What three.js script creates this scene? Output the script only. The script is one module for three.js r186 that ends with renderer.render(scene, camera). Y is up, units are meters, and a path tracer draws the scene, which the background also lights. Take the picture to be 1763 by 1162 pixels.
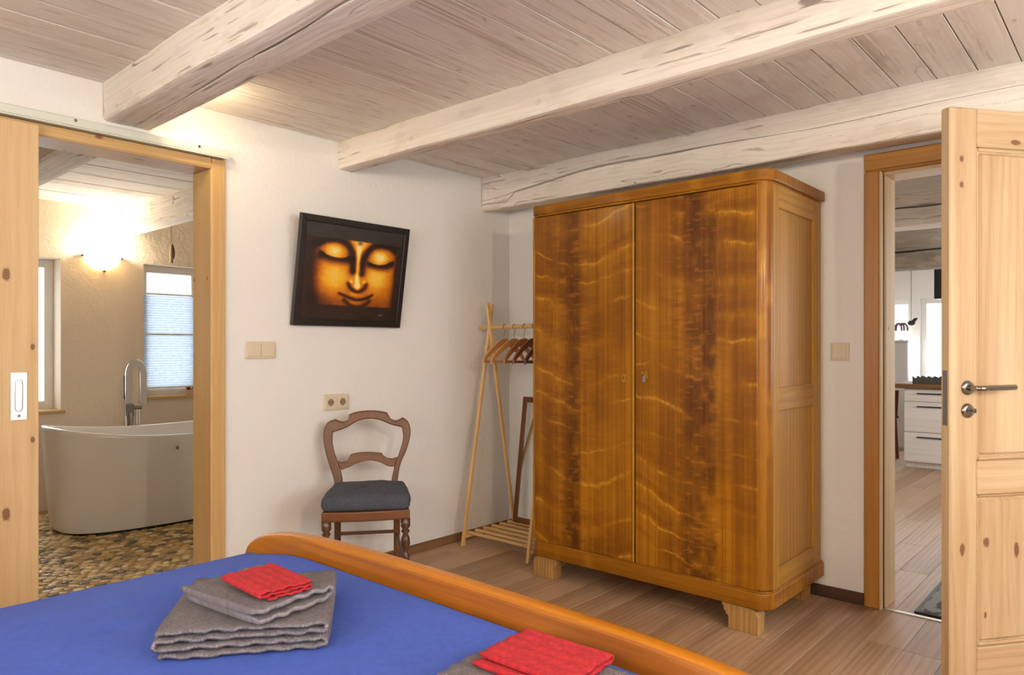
import * as THREE from 'three';
import { mergeGeometries, toCreasedNormals } from 'three/addons/utils/BufferGeometryUtils.js';
import { RectAreaLightUniformsLib } from 'three/addons/lights/RectAreaLightUniformsLib.js';

// ---------------------------------------------------------------- camera, sky, daylight, exposure
const scene = new THREE.Scene();
const camera = new THREE.PerspectiveCamera(2 * Math.atan(581 / 1236) * 180 / Math.PI, 1763 / 1162, 0.05, 60);
camera.position.set(-3.588, 1.2, 3.212);
camera.lookAt(-3.588 + 0.74746, 1.2, 3.212 - 0.66431);
camera.setViewOffset(1763, 1162, 0, -17, 1763, 1162);
scene.add(camera);

const renderer = new THREE.WebGLRenderer({ antialias: true });
renderer.toneMapping = THREE.LinearToneMapping;
renderer.toneMappingExposure = 1.06;
renderer.shadowMap.enabled = true;
renderer.shadowMap.type = THREE.PCFSoftShadowMap;

scene.background = new THREE.Color().setRGB(3.0, 3.25, 3.6);          // overcast white sky
RectAreaLightUniformsLib.init();
function windowLight(w, h, pos, look, color, intensity) {            // daylight entering at a window opening
  const l = new THREE.RectAreaLight(color, intensity, w, h);
  l.position.set(...pos); l.lookAt(...look); scene.add(l);
}
const DAY = new THREE.Color().setRGB(0.955, 0.985, 1.0);
windowLight(1.7, 1.1, [-1.75, 1.45, 4.78], [-1.75, 1.45, 0], DAY, 4.7);    // bedroom window facing the bathroom wall
windowLight(1.6, 1.1, [-5.38, 1.45, 2.2], [0, 1.45, 2.2], DAY, 4.7);       // bedroom window facing the wardrobe
windowLight(0.48, 0.95, [-1.0, 1.33, -2.8], [-1.0, 1.33, 0], DAY, 2.4);    // bathroom window with blind
windowLight(0.55, 1.0, [-2.12, 1.3, -2.83], [-2.12, 1.3, 0], DAY, 3.0);    // bathroom window
windowLight(0.68, 0.9, [6.3, 1.3, 0.62], [0, 1.3, 0.9], DAY, 7.0);         // kitchen windows
windowLight(0.78, 0.9, [6.3, 1.3, 1.48], [0, 1.3, 1.6], DAY, 7.0);
windowLight(1.6, 1.1, [2.6, 1.4, 4.35], [2.6, 1.2, 0], DAY, 9.0);

// ---------------------------------------------------------------- helpers
const V3 = (x, y, z) => new THREE.Vector3(x, y, z);
const clamp = (x, a = 0, b = 1) => x < a ? a : x > b ? b : x;
const lerp = (a, b, t) => a + (b - a) * t;
const sstep = (a, b, x) => { const t = clamp((x - a) / (b - a)); return t * t * (3 - 2 * t); };
function rngOf(seed) { let a = seed >>> 0; return () => { a = (a + 0x6D2B79F5) | 0; let t = Math.imul(a ^ (a >>> 15), 1 | a); t = (t + Math.imul(t ^ (t >>> 7), 61 | t)) ^ t; return ((t ^ (t >>> 14)) >>> 0) / 4294967296; }; }
function hash(ix, iy, s) { let h = Math.imul(ix, 374761393) ^ Math.imul(iy, 668265263) ^ Math.imul(s + 11, 1274126177); h = Math.imul(h ^ (h >>> 13), 1274126177); h = Math.imul(h ^ (h >>> 15), 2246822519); return ((h ^ (h >>> 16)) >>> 0) / 4294967296; }
function vn(x, y, s) {
  const ix = Math.floor(x), iy = Math.floor(y); let fx = x - ix, fy = y - iy;
  fx = fx * fx * (3 - 2 * fx); fy = fy * fy * (3 - 2 * fy);
  const a = hash(ix, iy, s), b = hash(ix + 1, iy, s), c = hash(ix, iy + 1, s), d = hash(ix + 1, iy + 1, s);
  return a + (b - a) * fx + (c - a + (a - b - c + d) * fx) * fy;
}
function fbm(x, y, s, o = 4) { let v = 0, a = 0.5, n = 0; for (let i = 0; i < o; i++) { v += a * vn(x, y, s + i * 17); n += a; a *= 0.5; x *= 2.03; y *= 2.03; } return v / n; }
function tex(w, h, fn, srgb = true, wrap = THREE.MirroredRepeatWrapping) {
  const d = new Uint8Array(w * h * 4);
  for (let j = 0; j < h; j++) for (let i = 0; i < w; i++) {
    const c = fn((i + 0.5) / w, (j + 0.5) / h), k = (j * w + i) * 4;
    d[k] = clamp(c[0], 0, 255); d[k + 1] = clamp(c[1], 0, 255); d[k + 2] = clamp(c[2], 0, 255); d[k + 3] = 255;
  }
  const t = new THREE.DataTexture(d, w, h, THREE.RGBAFormat);
  t.wrapS = t.wrapT = wrap; t.magFilter = THREE.LinearFilter; t.minFilter = THREE.LinearMipmapLinearFilter; t.generateMipmaps = true;
  if (srgb) t.colorSpace = THREE.SRGBColorSpace;
  t.needsUpdate = true; return t;
}
const mix3 = (a, b, t) => [lerp(a[0], b[0], t), lerp(a[1], b[1], t), lerp(a[2], b[2], t)];

const taken = {};
function numbered(name) { const n = taken[name] = (taken[name] ?? -1) + 1; return n ? name + '_' + String(n).padStart(3, '0') : name; }
function tag(o, label, category, group) { o.userData.label = label; o.userData.category = category; if (group) o.userData.group = group; return o; }
function thing(name, label, category, pos = [0, 0, 0], turn = 0, group) {
  const o = new THREE.Group(); o.name = numbered(name); o.position.set(...pos); o.rotation.y = turn; scene.add(o);
  return tag(o, label, category, group);
}
function structG(name, label) { const o = new THREE.Group(); o.name = name; o.userData = { kind: 'structure', label, category: 'structure' }; scene.add(o); return o; }
function clean(g) {
  g = g.index ? g.toNonIndexed() : g;
  for (const k of Object.keys(g.attributes)) if (!['position', 'normal', 'uv'].includes(k)) g.deleteAttribute(k);
  if (!g.attributes.uv) g.setAttribute('uv', new THREE.BufferAttribute(new Float32Array(g.attributes.position.count * 2), 2));
  return g;
}
function merge(gs) { gs = Array.isArray(gs) ? gs.flat() : [gs]; return gs.length === 1 ? gs[0] : mergeGeometries(gs.map(clean)); }
function obj(name, gs, mat, parent = scene) {
  const m = new THREE.Mesh(merge(gs), mat); m.name = parent === scene ? numbered(name) : name;
  m.castShadow = m.receiveShadow = true; parent.add(m); return m;
}
function one(name, label, category, gs, mat, group) { return tag(obj(name, gs, mat), label, category, group); }
function struct(name, label, gs, mat) { const m = new THREE.Mesh(merge(gs), mat); m.name = name; m.castShadow = m.receiveShadow = true; m.userData = { kind: 'structure', label, category: 'structure' }; scene.add(m); return m; }

// chamfered box, 44 triangles, flat faces; centre at (x, y, z)
function cbox(w, h, d, x = 0, y = 0, z = 0, c = 0.002) {
  c = Math.min(c, w / 2.5, h / 2.5, d / 2.5);
  const H = [w / 2, h / 2, d / 2], P = [];
  const at = (s, ax) => [0, 1, 2].map((k) => s[k] * (k === ax ? H[k] : H[k] - c));
  const tri = (a, b, e) => { // orient outward (convex about the centre)
    const u = [b[0] - a[0], b[1] - a[1], b[2] - a[2]], v = [e[0] - a[0], e[1] - a[1], e[2] - a[2]];
    const n = [u[1] * v[2] - u[2] * v[1], u[2] * v[0] - u[0] * v[2], u[0] * v[1] - u[1] * v[0]];
    if (n[0] * a[0] + n[1] * a[1] + n[2] * a[2] < 0) P.push(...a, ...e, ...b); else P.push(...a, ...b, ...e);
  };
  const quad = (a, b, e, f) => { tri(a, b, e); tri(a, e, f); };
  for (let ax = 0; ax < 3; ax++) {
    const p = (ax + 1) % 3, q = (ax + 2) % 3;
    for (const s of [-1, 1]) {
      const S = (sp, sq) => { const v = [0, 0, 0]; v[ax] = s; v[p] = sp; v[q] = sq; return v; };
      quad(at(S(-1, -1), ax), at(S(1, -1), ax), at(S(1, 1), ax), at(S(-1, 1), ax));
      for (const t of [-1, 1]) { // edges along q between faces ax and p
        const e1 = [0, 0, 0]; e1[ax] = s; e1[p] = t; e1[q] = -1; const e2 = e1.slice(); e2[q] = 1;
        quad(at(e1, ax), at(e2, ax), at(e2, p), at(e1, p));
      }
    }
  }
  for (const sx of [-1, 1]) for (const sy of [-1, 1]) for (const sz of [-1, 1]) { const s = [sx, sy, sz]; tri(at(s, 0), at(s, 1), at(s, 2)); }
  const g = new THREE.BufferGeometry(); g.setAttribute('position', new THREE.Float32BufferAttribute(P, 3)); g.computeVertexNormals();
  boxUV(g, 1); return g.translate(x, y, z);
}
const bx = (x0, x1, y0, y1, z0, z1, c = 0.002) => cbox(x1 - x0, y1 - y0, z1 - z0, (x0 + x1) / 2, (y0 + y1) / 2, (z0 + z1) / 2, c);
// texture coordinates in metres with the grain (v) along an axis: 0 x, 1 y, 2 z
function boxUV(g, axis, su = 1, sv = 1, ou = 0, ov = 0) {
  const p = g.attributes.position, n = g.attributes.normal, uv = new Float32Array(p.count * 2);
  const o = [0, 1, 2].filter((k) => k !== axis), get = (a, i, k) => k === 0 ? a.getX(i) : k === 1 ? a.getY(i) : a.getZ(i);
  for (let i = 0; i < p.count; i++) {
    const n0 = Math.abs(get(n, i, o[0])), n1 = Math.abs(get(n, i, o[1])), na = Math.abs(get(n, i, axis));
    let a = n0 > n1 ? o[1] : o[0], b = axis;
    if (na > n0 && na > n1) { a = o[0]; b = o[1]; }
    uv[2 * i] = get(p, i, a) / su + ou; uv[2 * i + 1] = get(p, i, b) / sv + ov;
  }
  g.setAttribute('uv', new THREE.BufferAttribute(uv, 2)); return g;
}
const R0 = rngOf(7);
const wuv = (g, axis, su = 1, sv = 2) => boxUV(clean(g), axis, su, sv, R0() * 4, R0() * 4);
function bar(p0, p1, w, d, c = 0.002, roll = 0) { // square bar between two points, grain along it
  const a = V3(...p0), b = V3(...p1), L = a.distanceTo(b);
  const g = wuv(cbox(w, L, d, 0, 0, 0, c), 1);
  g.rotateY(roll);
  g.applyQuaternion(new THREE.Quaternion().setFromUnitVectors(V3(0, 1, 0), b.clone().sub(a).normalize()));
  return g.translate((p0[0] + p1[0]) / 2, (p0[1] + p1[1]) / 2, (p0[2] + p1[2]) / 2);
}
function rod(p0, p1, r, seg = 12, r2 = r) {
  const a = V3(...p0), b = V3(...p1), L = a.distanceTo(b);
  const g = clean(new THREE.CylinderGeometry(r2, r, L, seg));
  g.applyQuaternion(new THREE.Quaternion().setFromUnitVectors(V3(0, 1, 0), b.clone().sub(a).normalize()));
  return g.translate((p0[0] + p1[0]) / 2, (p0[1] + p1[1]) / 2, (p0[2] + p1[2]) / 2);
}
const tube = (pts, r, n = 40, seg = 8) => clean(new THREE.TubeGeometry(new THREE.CatmullRomCurve3(pts.map((p) => V3(...p))), n, r, seg));
const lathe = (pts, seg = 24) => clean(new THREE.LatheGeometry(pts.map((p) => new THREE.Vector2(...p)), seg));
const shp = (pts) => new THREE.Shape(pts.map((p) => new THREE.Vector2(...p)));
function spline(pts, n = 60, closed = false) { return new THREE.CatmullRomCurve3(pts.map((p) => V3(p[0], p[1], 0)), closed, 'centripetal').getPoints(n).map((v) => [v.x, v.y]); }
function extrude(shape, depth, bevel = 0, seg = 2) { return clean(new THREE.ExtrudeGeometry(shape, { depth: depth - 2 * bevel, bevelEnabled: bevel > 0, bevelSize: bevel, bevelThickness: bevel, bevelOffset: -bevel, bevelSegments: seg, curveSegments: 10 }).translate(0, 0, bevel)); }
function roundBox(w, h, d, r, sx, sy, sz) { // finely divided box with round edges
  const g = new THREE.BoxGeometry(w, h, d, sx, sy, sz), p = g.attributes.position, q = V3(0, 0, 0), v = V3(0, 0, 0);
  for (let i = 0; i < p.count; i++) {
    v.fromBufferAttribute(p, i);
    q.set(clamp(v.x, -(w / 2 - r), w / 2 - r), clamp(v.y, -(h / 2 - r), h / 2 - r), clamp(v.z, -(d / 2 - r), d / 2 - r));
    v.sub(q); if (v.lengthSq() > 1e-12) v.setLength(r); v.add(q); p.setXYZ(i, v.x, v.y, v.z);
  }
  g.computeVertexNormals(); return g;
}

// ---------------------------------------------------------------- textures
function woodFn(seed, o) {
  const r = rngOf(seed), K = [];
  for (let i = 0; i < (o.knots ?? 0); i++) K.push({ x: r() * o.mw, y: r() * o.mh, r: (o.kr ?? 0.012) * (0.5 + r()), e: 1.3 + r() * 1.2 });
  return (u, v) => {
    const x = u * o.mw, y = v * o.mh; let g = x + 0.02 * (fbm(x * 3, y * 0.9, seed, 3) - 0.5), kd = 9, kk = 0, kt = 0;
    for (const k of K) {
      const dx = x - k.x, dy = (y - k.y) / k.e + 0.5 * k.r * (fbm(x * 90, y * 60, seed + 50, 2) - 0.5), d2 = dx * dx + dy * dy, R = k.r * 3.2, w = Math.exp(-(dx * dx + dy * dy * 0.22) / (R * R));
      g -= dx * w * 0.75; const d = Math.sqrt(d2) / k.r; if (d < kd) { kd = d; kk = k; } kt += Math.exp(-(dx * dx * 1.5 + dy * dy * 0.12) / (R * R)) * 0.5;
    }
    const band = fbm(g * o.ring * 0.35, y * 0.5, seed + 3, 2), ring = 0.5 + 0.5 * Math.sin(6.283 * (g * o.ring + 2.2 * band));
    const fib = fbm(g * 420, y * 9, seed + 5, 2) - 0.5, broad = fbm(g * 9, y * 0.7, seed + 9, 3);
    let t = clamp((o.ringAmt ?? 0.5) * ring * ring * (0.35 + band) + (o.broadAmt ?? 0.7) * (broad - 0.35) + kt * 0.35 + fib * (o.fiber ?? 0.35));
    let c = mix3(o.light, o.dark, t);
    if (o.streak) { const s = sstep(0.52, 0.78, fbm(x * 7, y * 0.9, seed + 21, 3)) * sstep(0.42, 0.72, fbm(x * 160, y * 3.2, seed + 23, 3)); c = mix3(c, o.streakColor, s * o.streak); const s2 = sstep(0.66, 0.8, fbm(x * 90, y * 5, seed + 31, 2)) * sstep(0.5, 0.7, fbm(x * 4, y * 2, seed + 33, 2)); c = mix3(c, o.streakColor, s2 * o.streak * 0.8); }
    if (o.hair) { const hl = Math.abs(fbm(x * 13 + 0.5 * fbm(x * 40, y * 6, seed + 61, 2), y * 0.8, seed + 63, 3) - 0.5), wd = 0.0035 + 0.004 * fbm(x * 30, y * 3, seed + 65, 2); c = mix3(c, o.hairColor ?? [96, 80, 66], o.hair * sstep(wd * 1.4, wd * 0.5, hl) * sstep(0.46, 0.60, fbm(x * 9, y * 1.4, seed + 67, 3)));
      const ck = sstep(0.70, 0.76, fbm(x * 75, y * 4.5, seed + 69, 3)) * sstep(0.42, 0.6, fbm(x * 12, y * 1.6, seed + 71, 2)); c = mix3(c, o.hairColor ?? [112, 96, 80], ck * o.hair * 0.8);
      const fl = sstep(0.58, 0.70, fbm(x * 22, y * 9, seed + 73, 4)); c = mix3(c, o.flake ?? [200, 184, 164], fl * 0.3); }
    if (kd < 1.9) { const e = sstep(1.35, 0.7, kd + 0.25 * (fbm(x * 120, y * 120, seed + 40, 2) - 0.5)); c = mix3(c, mix3(o.knot ?? o.dark, o.light, 0.25 * (0.5 + 0.5 * Math.sin(kd * 14))), e * (o.knotAmt ?? 0.9)); }
    return c;
  };
}
function wood(seed, o, w = 512, h = 1024) { return tex(w, h, woodFn(seed, o)); }
const std = (o) => new THREE.MeshStandardMaterial(o);
const phy = (o) => new THREE.MeshPhysicalMaterial(o);

const PALE = { mw: 1, mh: 2, light: [202, 176, 138], dark: [164, 124, 84], knot: [100, 60, 34], knots: 20, kr: 0.0095, ring: 24, ringAmt: 0.22, broadAmt: 0.95 };
const pinePale = [11, 12].map((s) => std({ map: wood(s, PALE, 640, 1280), roughness: 0.55 }));
const pineSlide = std({ map: wood(14, { ...PALE, light: [214, 182, 134], dark: [182, 140, 92], knot: [106, 64, 32], knots: 14, kr: 0.009 }, 640, 1280), roughness: 0.55 });
const pineFrame = std({ map: wood(15, { ...PALE, light: [210, 174, 118], dark: [178, 130, 70], knot: [118, 62, 24], knots: 18, kr: 0.006, ring: 40 }, 512, 1024), roughness: 0.5 });
const pineOrange = phy({ map: wood(16, { ...PALE, light: [184, 128, 48], dark: [144, 88, 18], knot: [92, 34, 14], knots: 14, kr: 0.010, ring: 32 }, 512, 1024), roughness: 0.4, clearcoat: 0.3, clearcoatRoughness: 0.3 });
const pineJamb = std({ map: wood(17, { ...PALE, light: [226, 198, 152], dark: [200, 162, 108], knots: 4, kr: 0.006 }, 512, 1024), roughness: 0.5 });
const WASH = { mw: 0.7, mh: 2.8, light: [238, 230, 220], dark: [216, 205, 192], knot: [168, 148, 128], knots: 5, kr: 0.010, knotAmt: 0.4, ring: 40, ringAmt: 0.2, broadAmt: 0.8, fiber: 0.5, streak: 0.5, streakColor: [166, 147, 128], hair: 0.25, hairColor: [124, 106, 90], flake: [214, 200, 184] };
const washBump = tex(256, 1024, (u, v) => { const g = 255 * fbm(u * 60, v * 9, 77, 4); return [g, g, g]; }, false);
const washBoards = [21, 22, 23].map((s) => std({ map: wood(s, WASH, 384, 1536), roughness: 0.85, bumpMap: washBump, bumpScale: 0.0012 }));
const washBeam = [31, 32].map((s) => std({ map: wood(s, { ...WASH, light: [240, 231, 218], dark: [214, 201, 184], streak: 0.3, knots: 3, kr: 0.014, knotAmt: 0.25, hair: 0.6, hairColor: [104, 90, 76], flake: [214, 200, 182] }, 512, 2048), roughness: 0.85, bumpMap: washBump, bumpScale: 0.003 }));
const greyBeam = std({ map: wood(35, { ...WASH, light: [168, 156, 140], dark: [112, 100, 86], streak: 0.9, streakColor: [66, 56, 46], knots: 9, kr: 0.02, knotAmt: 0.8 }, 384, 1024), roughness: 0.9, bumpMap: washBump, bumpScale: 0.004 });
const floorWood = [41, 42, 43].map((s, i) => phy({ map: wood(s, { mw: 0.6, mh: 2.4, light: [[190, 156, 124], [180, 146, 114], [196, 162, 130]][i], dark: [140, 106, 78], knot: [92, 64, 42], knots: 3, kr: 0.010, knotAmt: 0.6, ring: 34, ringAmt: 0.4, broadAmt: 0.9, fiber: 0.5 }, 384, 1536), roughness: 0.42, clearcoat: 0.12, clearcoatRoughness: 0.35 }));
const skirtWood = std({ map: wood(46, { mw: 0.4, mh: 2, light: [136, 98, 62], dark: [84, 56, 32], ring: 30, knots: 2 }, 256, 768), roughness: 0.6 });
const skirtDark = std({ map: wood(47, { mw: 0.4, mh: 2, light: [78, 50, 32], dark: [44, 26, 16], ring: 30 }, 256, 768), roughness: 0.6 });
const bedWood = phy({ map: wood(51, { mw: 0.6, mh: 2.4, light: [192, 118, 16], dark: [138, 74, 3], ring: 22, ringAmt: 0.3, broadAmt: 0.95, fiber: 0.4, streak: 0.3, streakColor: [128, 62, 12] }, 512, 2048), roughness: 0.38, clearcoat: 0.35, clearcoatRoughness: 0.28 });
const chairWood = phy({ map: wood(52, { mw: 0.3, mh: 0.6, light: [112, 66, 28], dark: [58, 30, 10], ring: 60, ringAmt: 0.25, fiber: 0.4, knots: 0 }, 384, 768), roughness: 0.42, clearcoat: 0.12, clearcoatRoughness: 0.3 });
const chairDark = phy({ map: wood(53, { mw: 0.3, mh: 0.6, light: [96, 62, 38], dark: [52, 32, 18], ring: 60, fiber: 0.5 }, 256, 512), roughness: 0.35, clearcoat: 0.4, clearcoatRoughness: 0.25 });
const rackWood = std({ map: wood(54, { mw: 0.3, mh: 0.9, light: [222, 184, 124], dark: [186, 142, 84], ring: 60, knots: 2, kr: 0.004, knot: [130, 80, 40] }, 256, 768), roughness: 0.55 });
const hangerWood = ['#c98f4c', '#a5652c', '#7a4220', '#5a2f18'].map((c) => phy({ color: c, roughness: 0.4, clearcoat: 0.3 }));
const mirrorFrame = phy({ map: wood(55, { mw: 0.3, mh: 0.9, light: [122, 74, 36], dark: [76, 42, 18], ring: 50 }, 256, 768), roughness: 0.45 });
const plaster = std({ color: '#e9e5df', roughness: 0.95, bumpMap: tex(512, 512, (u, v) => { const g = 255 * (0.6 * fbm(u * 9, v * 9, 5, 3) + 0.4 * fbm(u * 60, v * 60, 6, 3)); return [g, g, g]; }, false), bumpScale: 0.004 });
const chrome = std({ color: '#d9d7d2', metalness: 1, roughness: 0.16 });
const steel = std({ color: '#8f8981', metalness: 1, roughness: 0.17 });
const nickel = std({ color: '#cfcac0', metalness: 1, roughness: 0.32 });
const brass = std({ color: '#b98b3e', metalness: 1, roughness: 0.35 });
const blackMetal = std({ color: '#1a1715', roughness: 0.45 });
const beige = std({ color: '#d9c9ae', roughness: 0.45 });
const beigeDark = std({ color: '#8f8068', roughness: 0.6 });
const white = std({ color: '#efece6', roughness: 0.5 });
const enamel = phy({ color: '#e6e2dc', roughness: 0.22, clearcoat: 0.3, clearcoatRoughness: 0.1 });
const darkGap = std({ color: '#2b2018', roughness: 0.9 });
const glassPane = phy({ color: '#ffffff', transmission: 1, thickness: 0, roughness: 0.0, ior: 1.5 });

// walnut veneer of the wardrobe: quarter-matched leaves with a dark heart stripe and curl that runs across the grain
function veneer(seed, o) {
  return (u, v) => {
    const W = o.w, x = u * W, y = v * 1.7, right = o.seam && x > o.seam;
    const dx = x - o.heart, ad = Math.abs(dx);
    const grain = fbm(x * 260, y * 1.6, seed, 3) - 0.5, band = fbm(x * 30, y * 0.35, seed + 2, 3) - 0.5, cloud = fbm(x * 5, y * 3.5, seed + 3, 3) - 0.5;
    let c = mix3([160, 104, 10], [114, 66, 2], clamp(0.5 + band * 1.3 + cloud * 1.2 + grain * 0.7));
    // dark heart stripe broken into short cross flecks
    const hx = dx + 0.025 * (fbm(y * 2.5, 3, seed + 4, 3) - 0.5), edge = 0.012 * (fbm(y * 22, x * 30, seed + 5, 3) - 0.5);
    const heart = Math.exp(-Math.pow((hx + edge) / o.hw, 4)), h2 = o.h2 ? Math.exp(-Math.pow((x - o.h2 + edge) / (o.hw * 0.6), 4)) : 0;
    const fleck = fbm(x * 26, y * 20, seed + 6, 4), H = clamp(heart * (0.35 + 0.6 * fbm(2, y * 4, seed + 7, 2)) + h2 * 0.75 * sstep(0.3, 0.6, fbm(5, y * 3.5, seed + 9, 2)));
    c = mix3(c, [66, 32, 4], H * clamp(0.62 + 1.7 * (fleck - 0.4)));
    // curl figure: sparse wavy bands sliding down towards the heart
    const lx = right ? (x - o.seam) : ad, slope = right ? 0.06 : dx < 0 ? -0.30 : 0.16;
    const w1 = y - slope * lx * (dx < 0 && !right ? -1 : 1) + 0.09 * (fbm(x * 5 + (right ? 9 : dx < 0 ? 3 : 0), y * 3.2, seed + 10, 3) - 0.5) + 0.012 * (fbm(x * 40, y * 20, seed + 11, 2) - 0.5);
    const ph = w1 / 0.15 + 1.6 * fbm(1.5 + (right ? 4 : 0), w1 * 2.4, seed + 12, 2), fr = ph - Math.floor(ph);
    const vis = sstep(0.46, 0.66, fbm(x * 6 + 7, y * 6, seed + 14, 3)), vis2 = sstep(0.35, 0.7, fbm(x * 3 + 2, y * 4, seed + 15, 3)), calm = 1 - 0.7 * H;
    c = mix3(c, [184, 126, 20], clamp(0.55 * Math.exp(-Math.pow((fr - 0.5) / 0.16, 2)) * vis2 * calm * clamp(0.6 + 1.8 * grain)));
    c = mix3(c, [214, 160, 52], clamp(0.66 * Math.exp(-Math.pow((fr - 0.56) / 0.045, 2)) * vis * calm * clamp(0.75 + 1.6 * grain)));
    c = mix3(c, [104, 52, 2], 0.5 * Math.exp(-Math.pow((fr - 0.86) / 0.16, 2)) * vis2 * (0.7 + grain));
    const fine = fbm(x * 22, y * 75, seed + 18, 3); c = mix3(c, fine > 0.5 ? [104, 56, 8] : [184, 126, 40], 0.34 * sstep(0.08, 0.24, Math.abs(fine - 0.5)) * (0.25 + 0.75 * Math.exp(-Math.pow(ad / 0.10, 2))));
    const line = sstep(0.64, 0.74, fbm(x * 110, y * 0.6, seed + 22, 2)); c = mix3(c, [124, 68, 8], 0.4 * line);
    return c;
  };
}
const clear = (t) => phy({ map: t, roughness: 0.45, specularIntensity: 0.45, clearcoat: 0.14, clearcoatRoughness: 0.16 });
const veneerL = clear(tex(640, 1400, veneer(101, { w: 0.62, heart: 0.245, hw: 0.045 })));
const veneerR = clear(tex(640, 1400, veneer(131, { w: 0.59, heart: 0.30, hw: 0.055, h2: 0.375, seam: 0.40 })));
const veneerS = clear(tex(512, 1024, (() => { const f = woodFn(61, { mw: 1, mh: 2, light: [176, 128, 44], dark: [132, 84, 14], ring: 26, ringAmt: 0.3, broadAmt: 0.8, fiber: 0.5 }); return f; })()));
const veneerT = clear(tex(512, 1024, (() => { const f = woodFn(62, { mw: 0.7, mh: 1.4, light: [158, 102, 14], dark: [112, 64, 3], ring: 22, ringAmt: 0.35, broadAmt: 0.9, fiber: 0.5 }); return (u, v) => { const c = f(u, v); return mix3(c, [190, 134, 30], 0.4 * sstep(0.5, 0.75, fbm(u * 3, v * 14, 63, 3))); }; })()));
const footWood = std({ map: wood(64, { mw: 0.5, mh: 1, light: [182, 142, 84], dark: [128, 88, 42], ring: 44, fiber: 0.6 }, 256, 512), roughness: 0.6 });

// fabrics
const waffle = tex(256, 256, (u, v) => { const a = Math.abs(((u * 16) % 1) - 0.5) * 2, b = Math.abs(((v * 16) % 1) - 0.5) * 2, g = 255 * clamp(0.15 + 0.85 * Math.max(Math.pow(a, 3), Math.pow(b, 3)) + 0.15 * (fbm(u * 90, v * 90, 3, 2) - 0.5)); return [g, g, g]; }, false, THREE.RepeatWrapping);
const weave = tex(256, 256, (u, v) => { const g = 128 + 60 * Math.sin(u * 6.283 * 40) * Math.sin(v * 6.283 * 40) + 70 * (fbm(u * 40, v * 40, 8, 3) - 0.5); return [g, g, g]; }, false, THREE.RepeatWrapping);
function cloth(color, bump, scale, rep, speck = 0.06) {
  const c = new THREE.Color(color), s = [c.r, c.g, c.b].map((x) => 255 * (x <= 0.0031308 ? 12.92 * x : 1.055 * Math.pow(x, 1 / 2.4) - 0.055)), b = bump.clone(); b.repeat.set(rep, rep); b.needsUpdate = true;
  return phy({ map: tex(256, 256, (u, v) => { const k = 1 + speck * 2 * (fbm(u * 50, v * 50, 9, 3) - 0.5) + speck * (hash(Math.floor(u * 256), Math.floor(v * 256), 5) - 0.5); return s.map((x) => x * k); }), roughness: 0.95, sheen: 0.25, sheenRoughness: 0.6, sheenColor: c, bumpMap: b, bumpScale: scale });
}
const sheetBlue = cloth('#4460bf', weave, 0.0006, 6, 0.05);
const greyTerry = cloth('#8b8388', waffle, 0.004, 5, 0.14);
const redTerry = cloth('#b8262f', weave, 0.0015, 3, 0.16);
const navyCloth = cloth('#474a54', weave, 0.0008, 4, 0.12);

// ---------------------------------------------------------------- the shell
const CEIL = 2.283;
struct('wall_back', 'white plaster wall with the painting and the bathroom opening', [
  bx(-5.55, -3.0, -0.05, 2.6, -0.16, 0, 0), bx(-3.0, -2.026, 2.045, 2.6, -0.16, 0, 0), bx(-2.026, 0.16, -0.05, 2.6, -0.16, 0, 0)], plaster);
struct('wall_right', 'white plaster wall behind the wardrobe with the doorway', [
  bx(0, 0.16, -0.05, 2.6, 0, 2.27, 0), bx(0, 0.16, 2.04, 2.6, 2.27, 3.27, 0), bx(0, 0.16, -0.05, 2.6, 3.27, 4.95, 0)], plaster);
struct('wall_front', 'white plaster wall behind the viewer with a window', [
  bx(-5.55, -2.65, -0.05, 2.6, 4.8, 4.95, 0), bx(-0.85, 0, -0.05, 2.6, 4.8, 4.95, 0), bx(-2.65, -0.85, -0.05, 0.85, 4.8, 4.95, 0), bx(-2.65, -0.85, 2.05, 2.6, 4.8, 4.95, 0)], plaster);
struct('wall_left', 'white plaster wall at the head of the bed with a window', [
  bx(-5.55, -5.4, -0.05, 2.6, 0, 1.35, 0), bx(-5.55, -5.4, -0.05, 2.6, 3.05, 4.8, 0), bx(-5.55, -5.4, -0.05, 0.85, 1.35, 3.05, 0), bx(-5.55, -5.4, 2.05, 2.6, 1.35, 3.05, 0)], plaster);

function plainWindow(name, label, axis, a0, a1, y0, y1, at, depth = 0.06, split = true) { // frame in an opening; axis 'x': spans x at z = at, 'z': spans z at x = at
  const g = structG(name, label), w = 0.06, B = (p0, p1, q0, q1, d0, d1) => axis === 'x' ? bx(p0, p1, q0, q1, at + d0, at + d1) : bx(at + d0, at + d1, q0, q1, p0, p1);
  const m = (a0 + a1) / 2;
  for (const q of [[a0, a0 + w, y0, y1], [a1 - w, a1, y0, y1], [a0 + w, a1 - w, y0, y0 + w], [a0 + w, a1 - w, y1 - w, y1], ...(split ? [[m - w / 2, m + w / 2, y0 + w, y1 - w]] : [])]) obj('window_frame', B(...q, 0, depth), white, g);
  for (const [p0, p1] of split ? [[a0 + w, m - w / 2], [m + w / 2, a1 - w]] : [[a0 + w, a1 - w]]) obj('pane', B(p0, p1, y0 + w, y1 - w, depth * 0.45, depth * 0.55), glassPane, g);
  return g;
}
plainWindow('window_1', 'white bedroom window behind the viewer', 'x', -2.65, -0.85, 0.85, 2.05, 4.87);
plainWindow('window_2', 'white bedroom window beside the bed head', 'z', 1.35, 3.05, 0.85, 2.05, -5.53);

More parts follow.
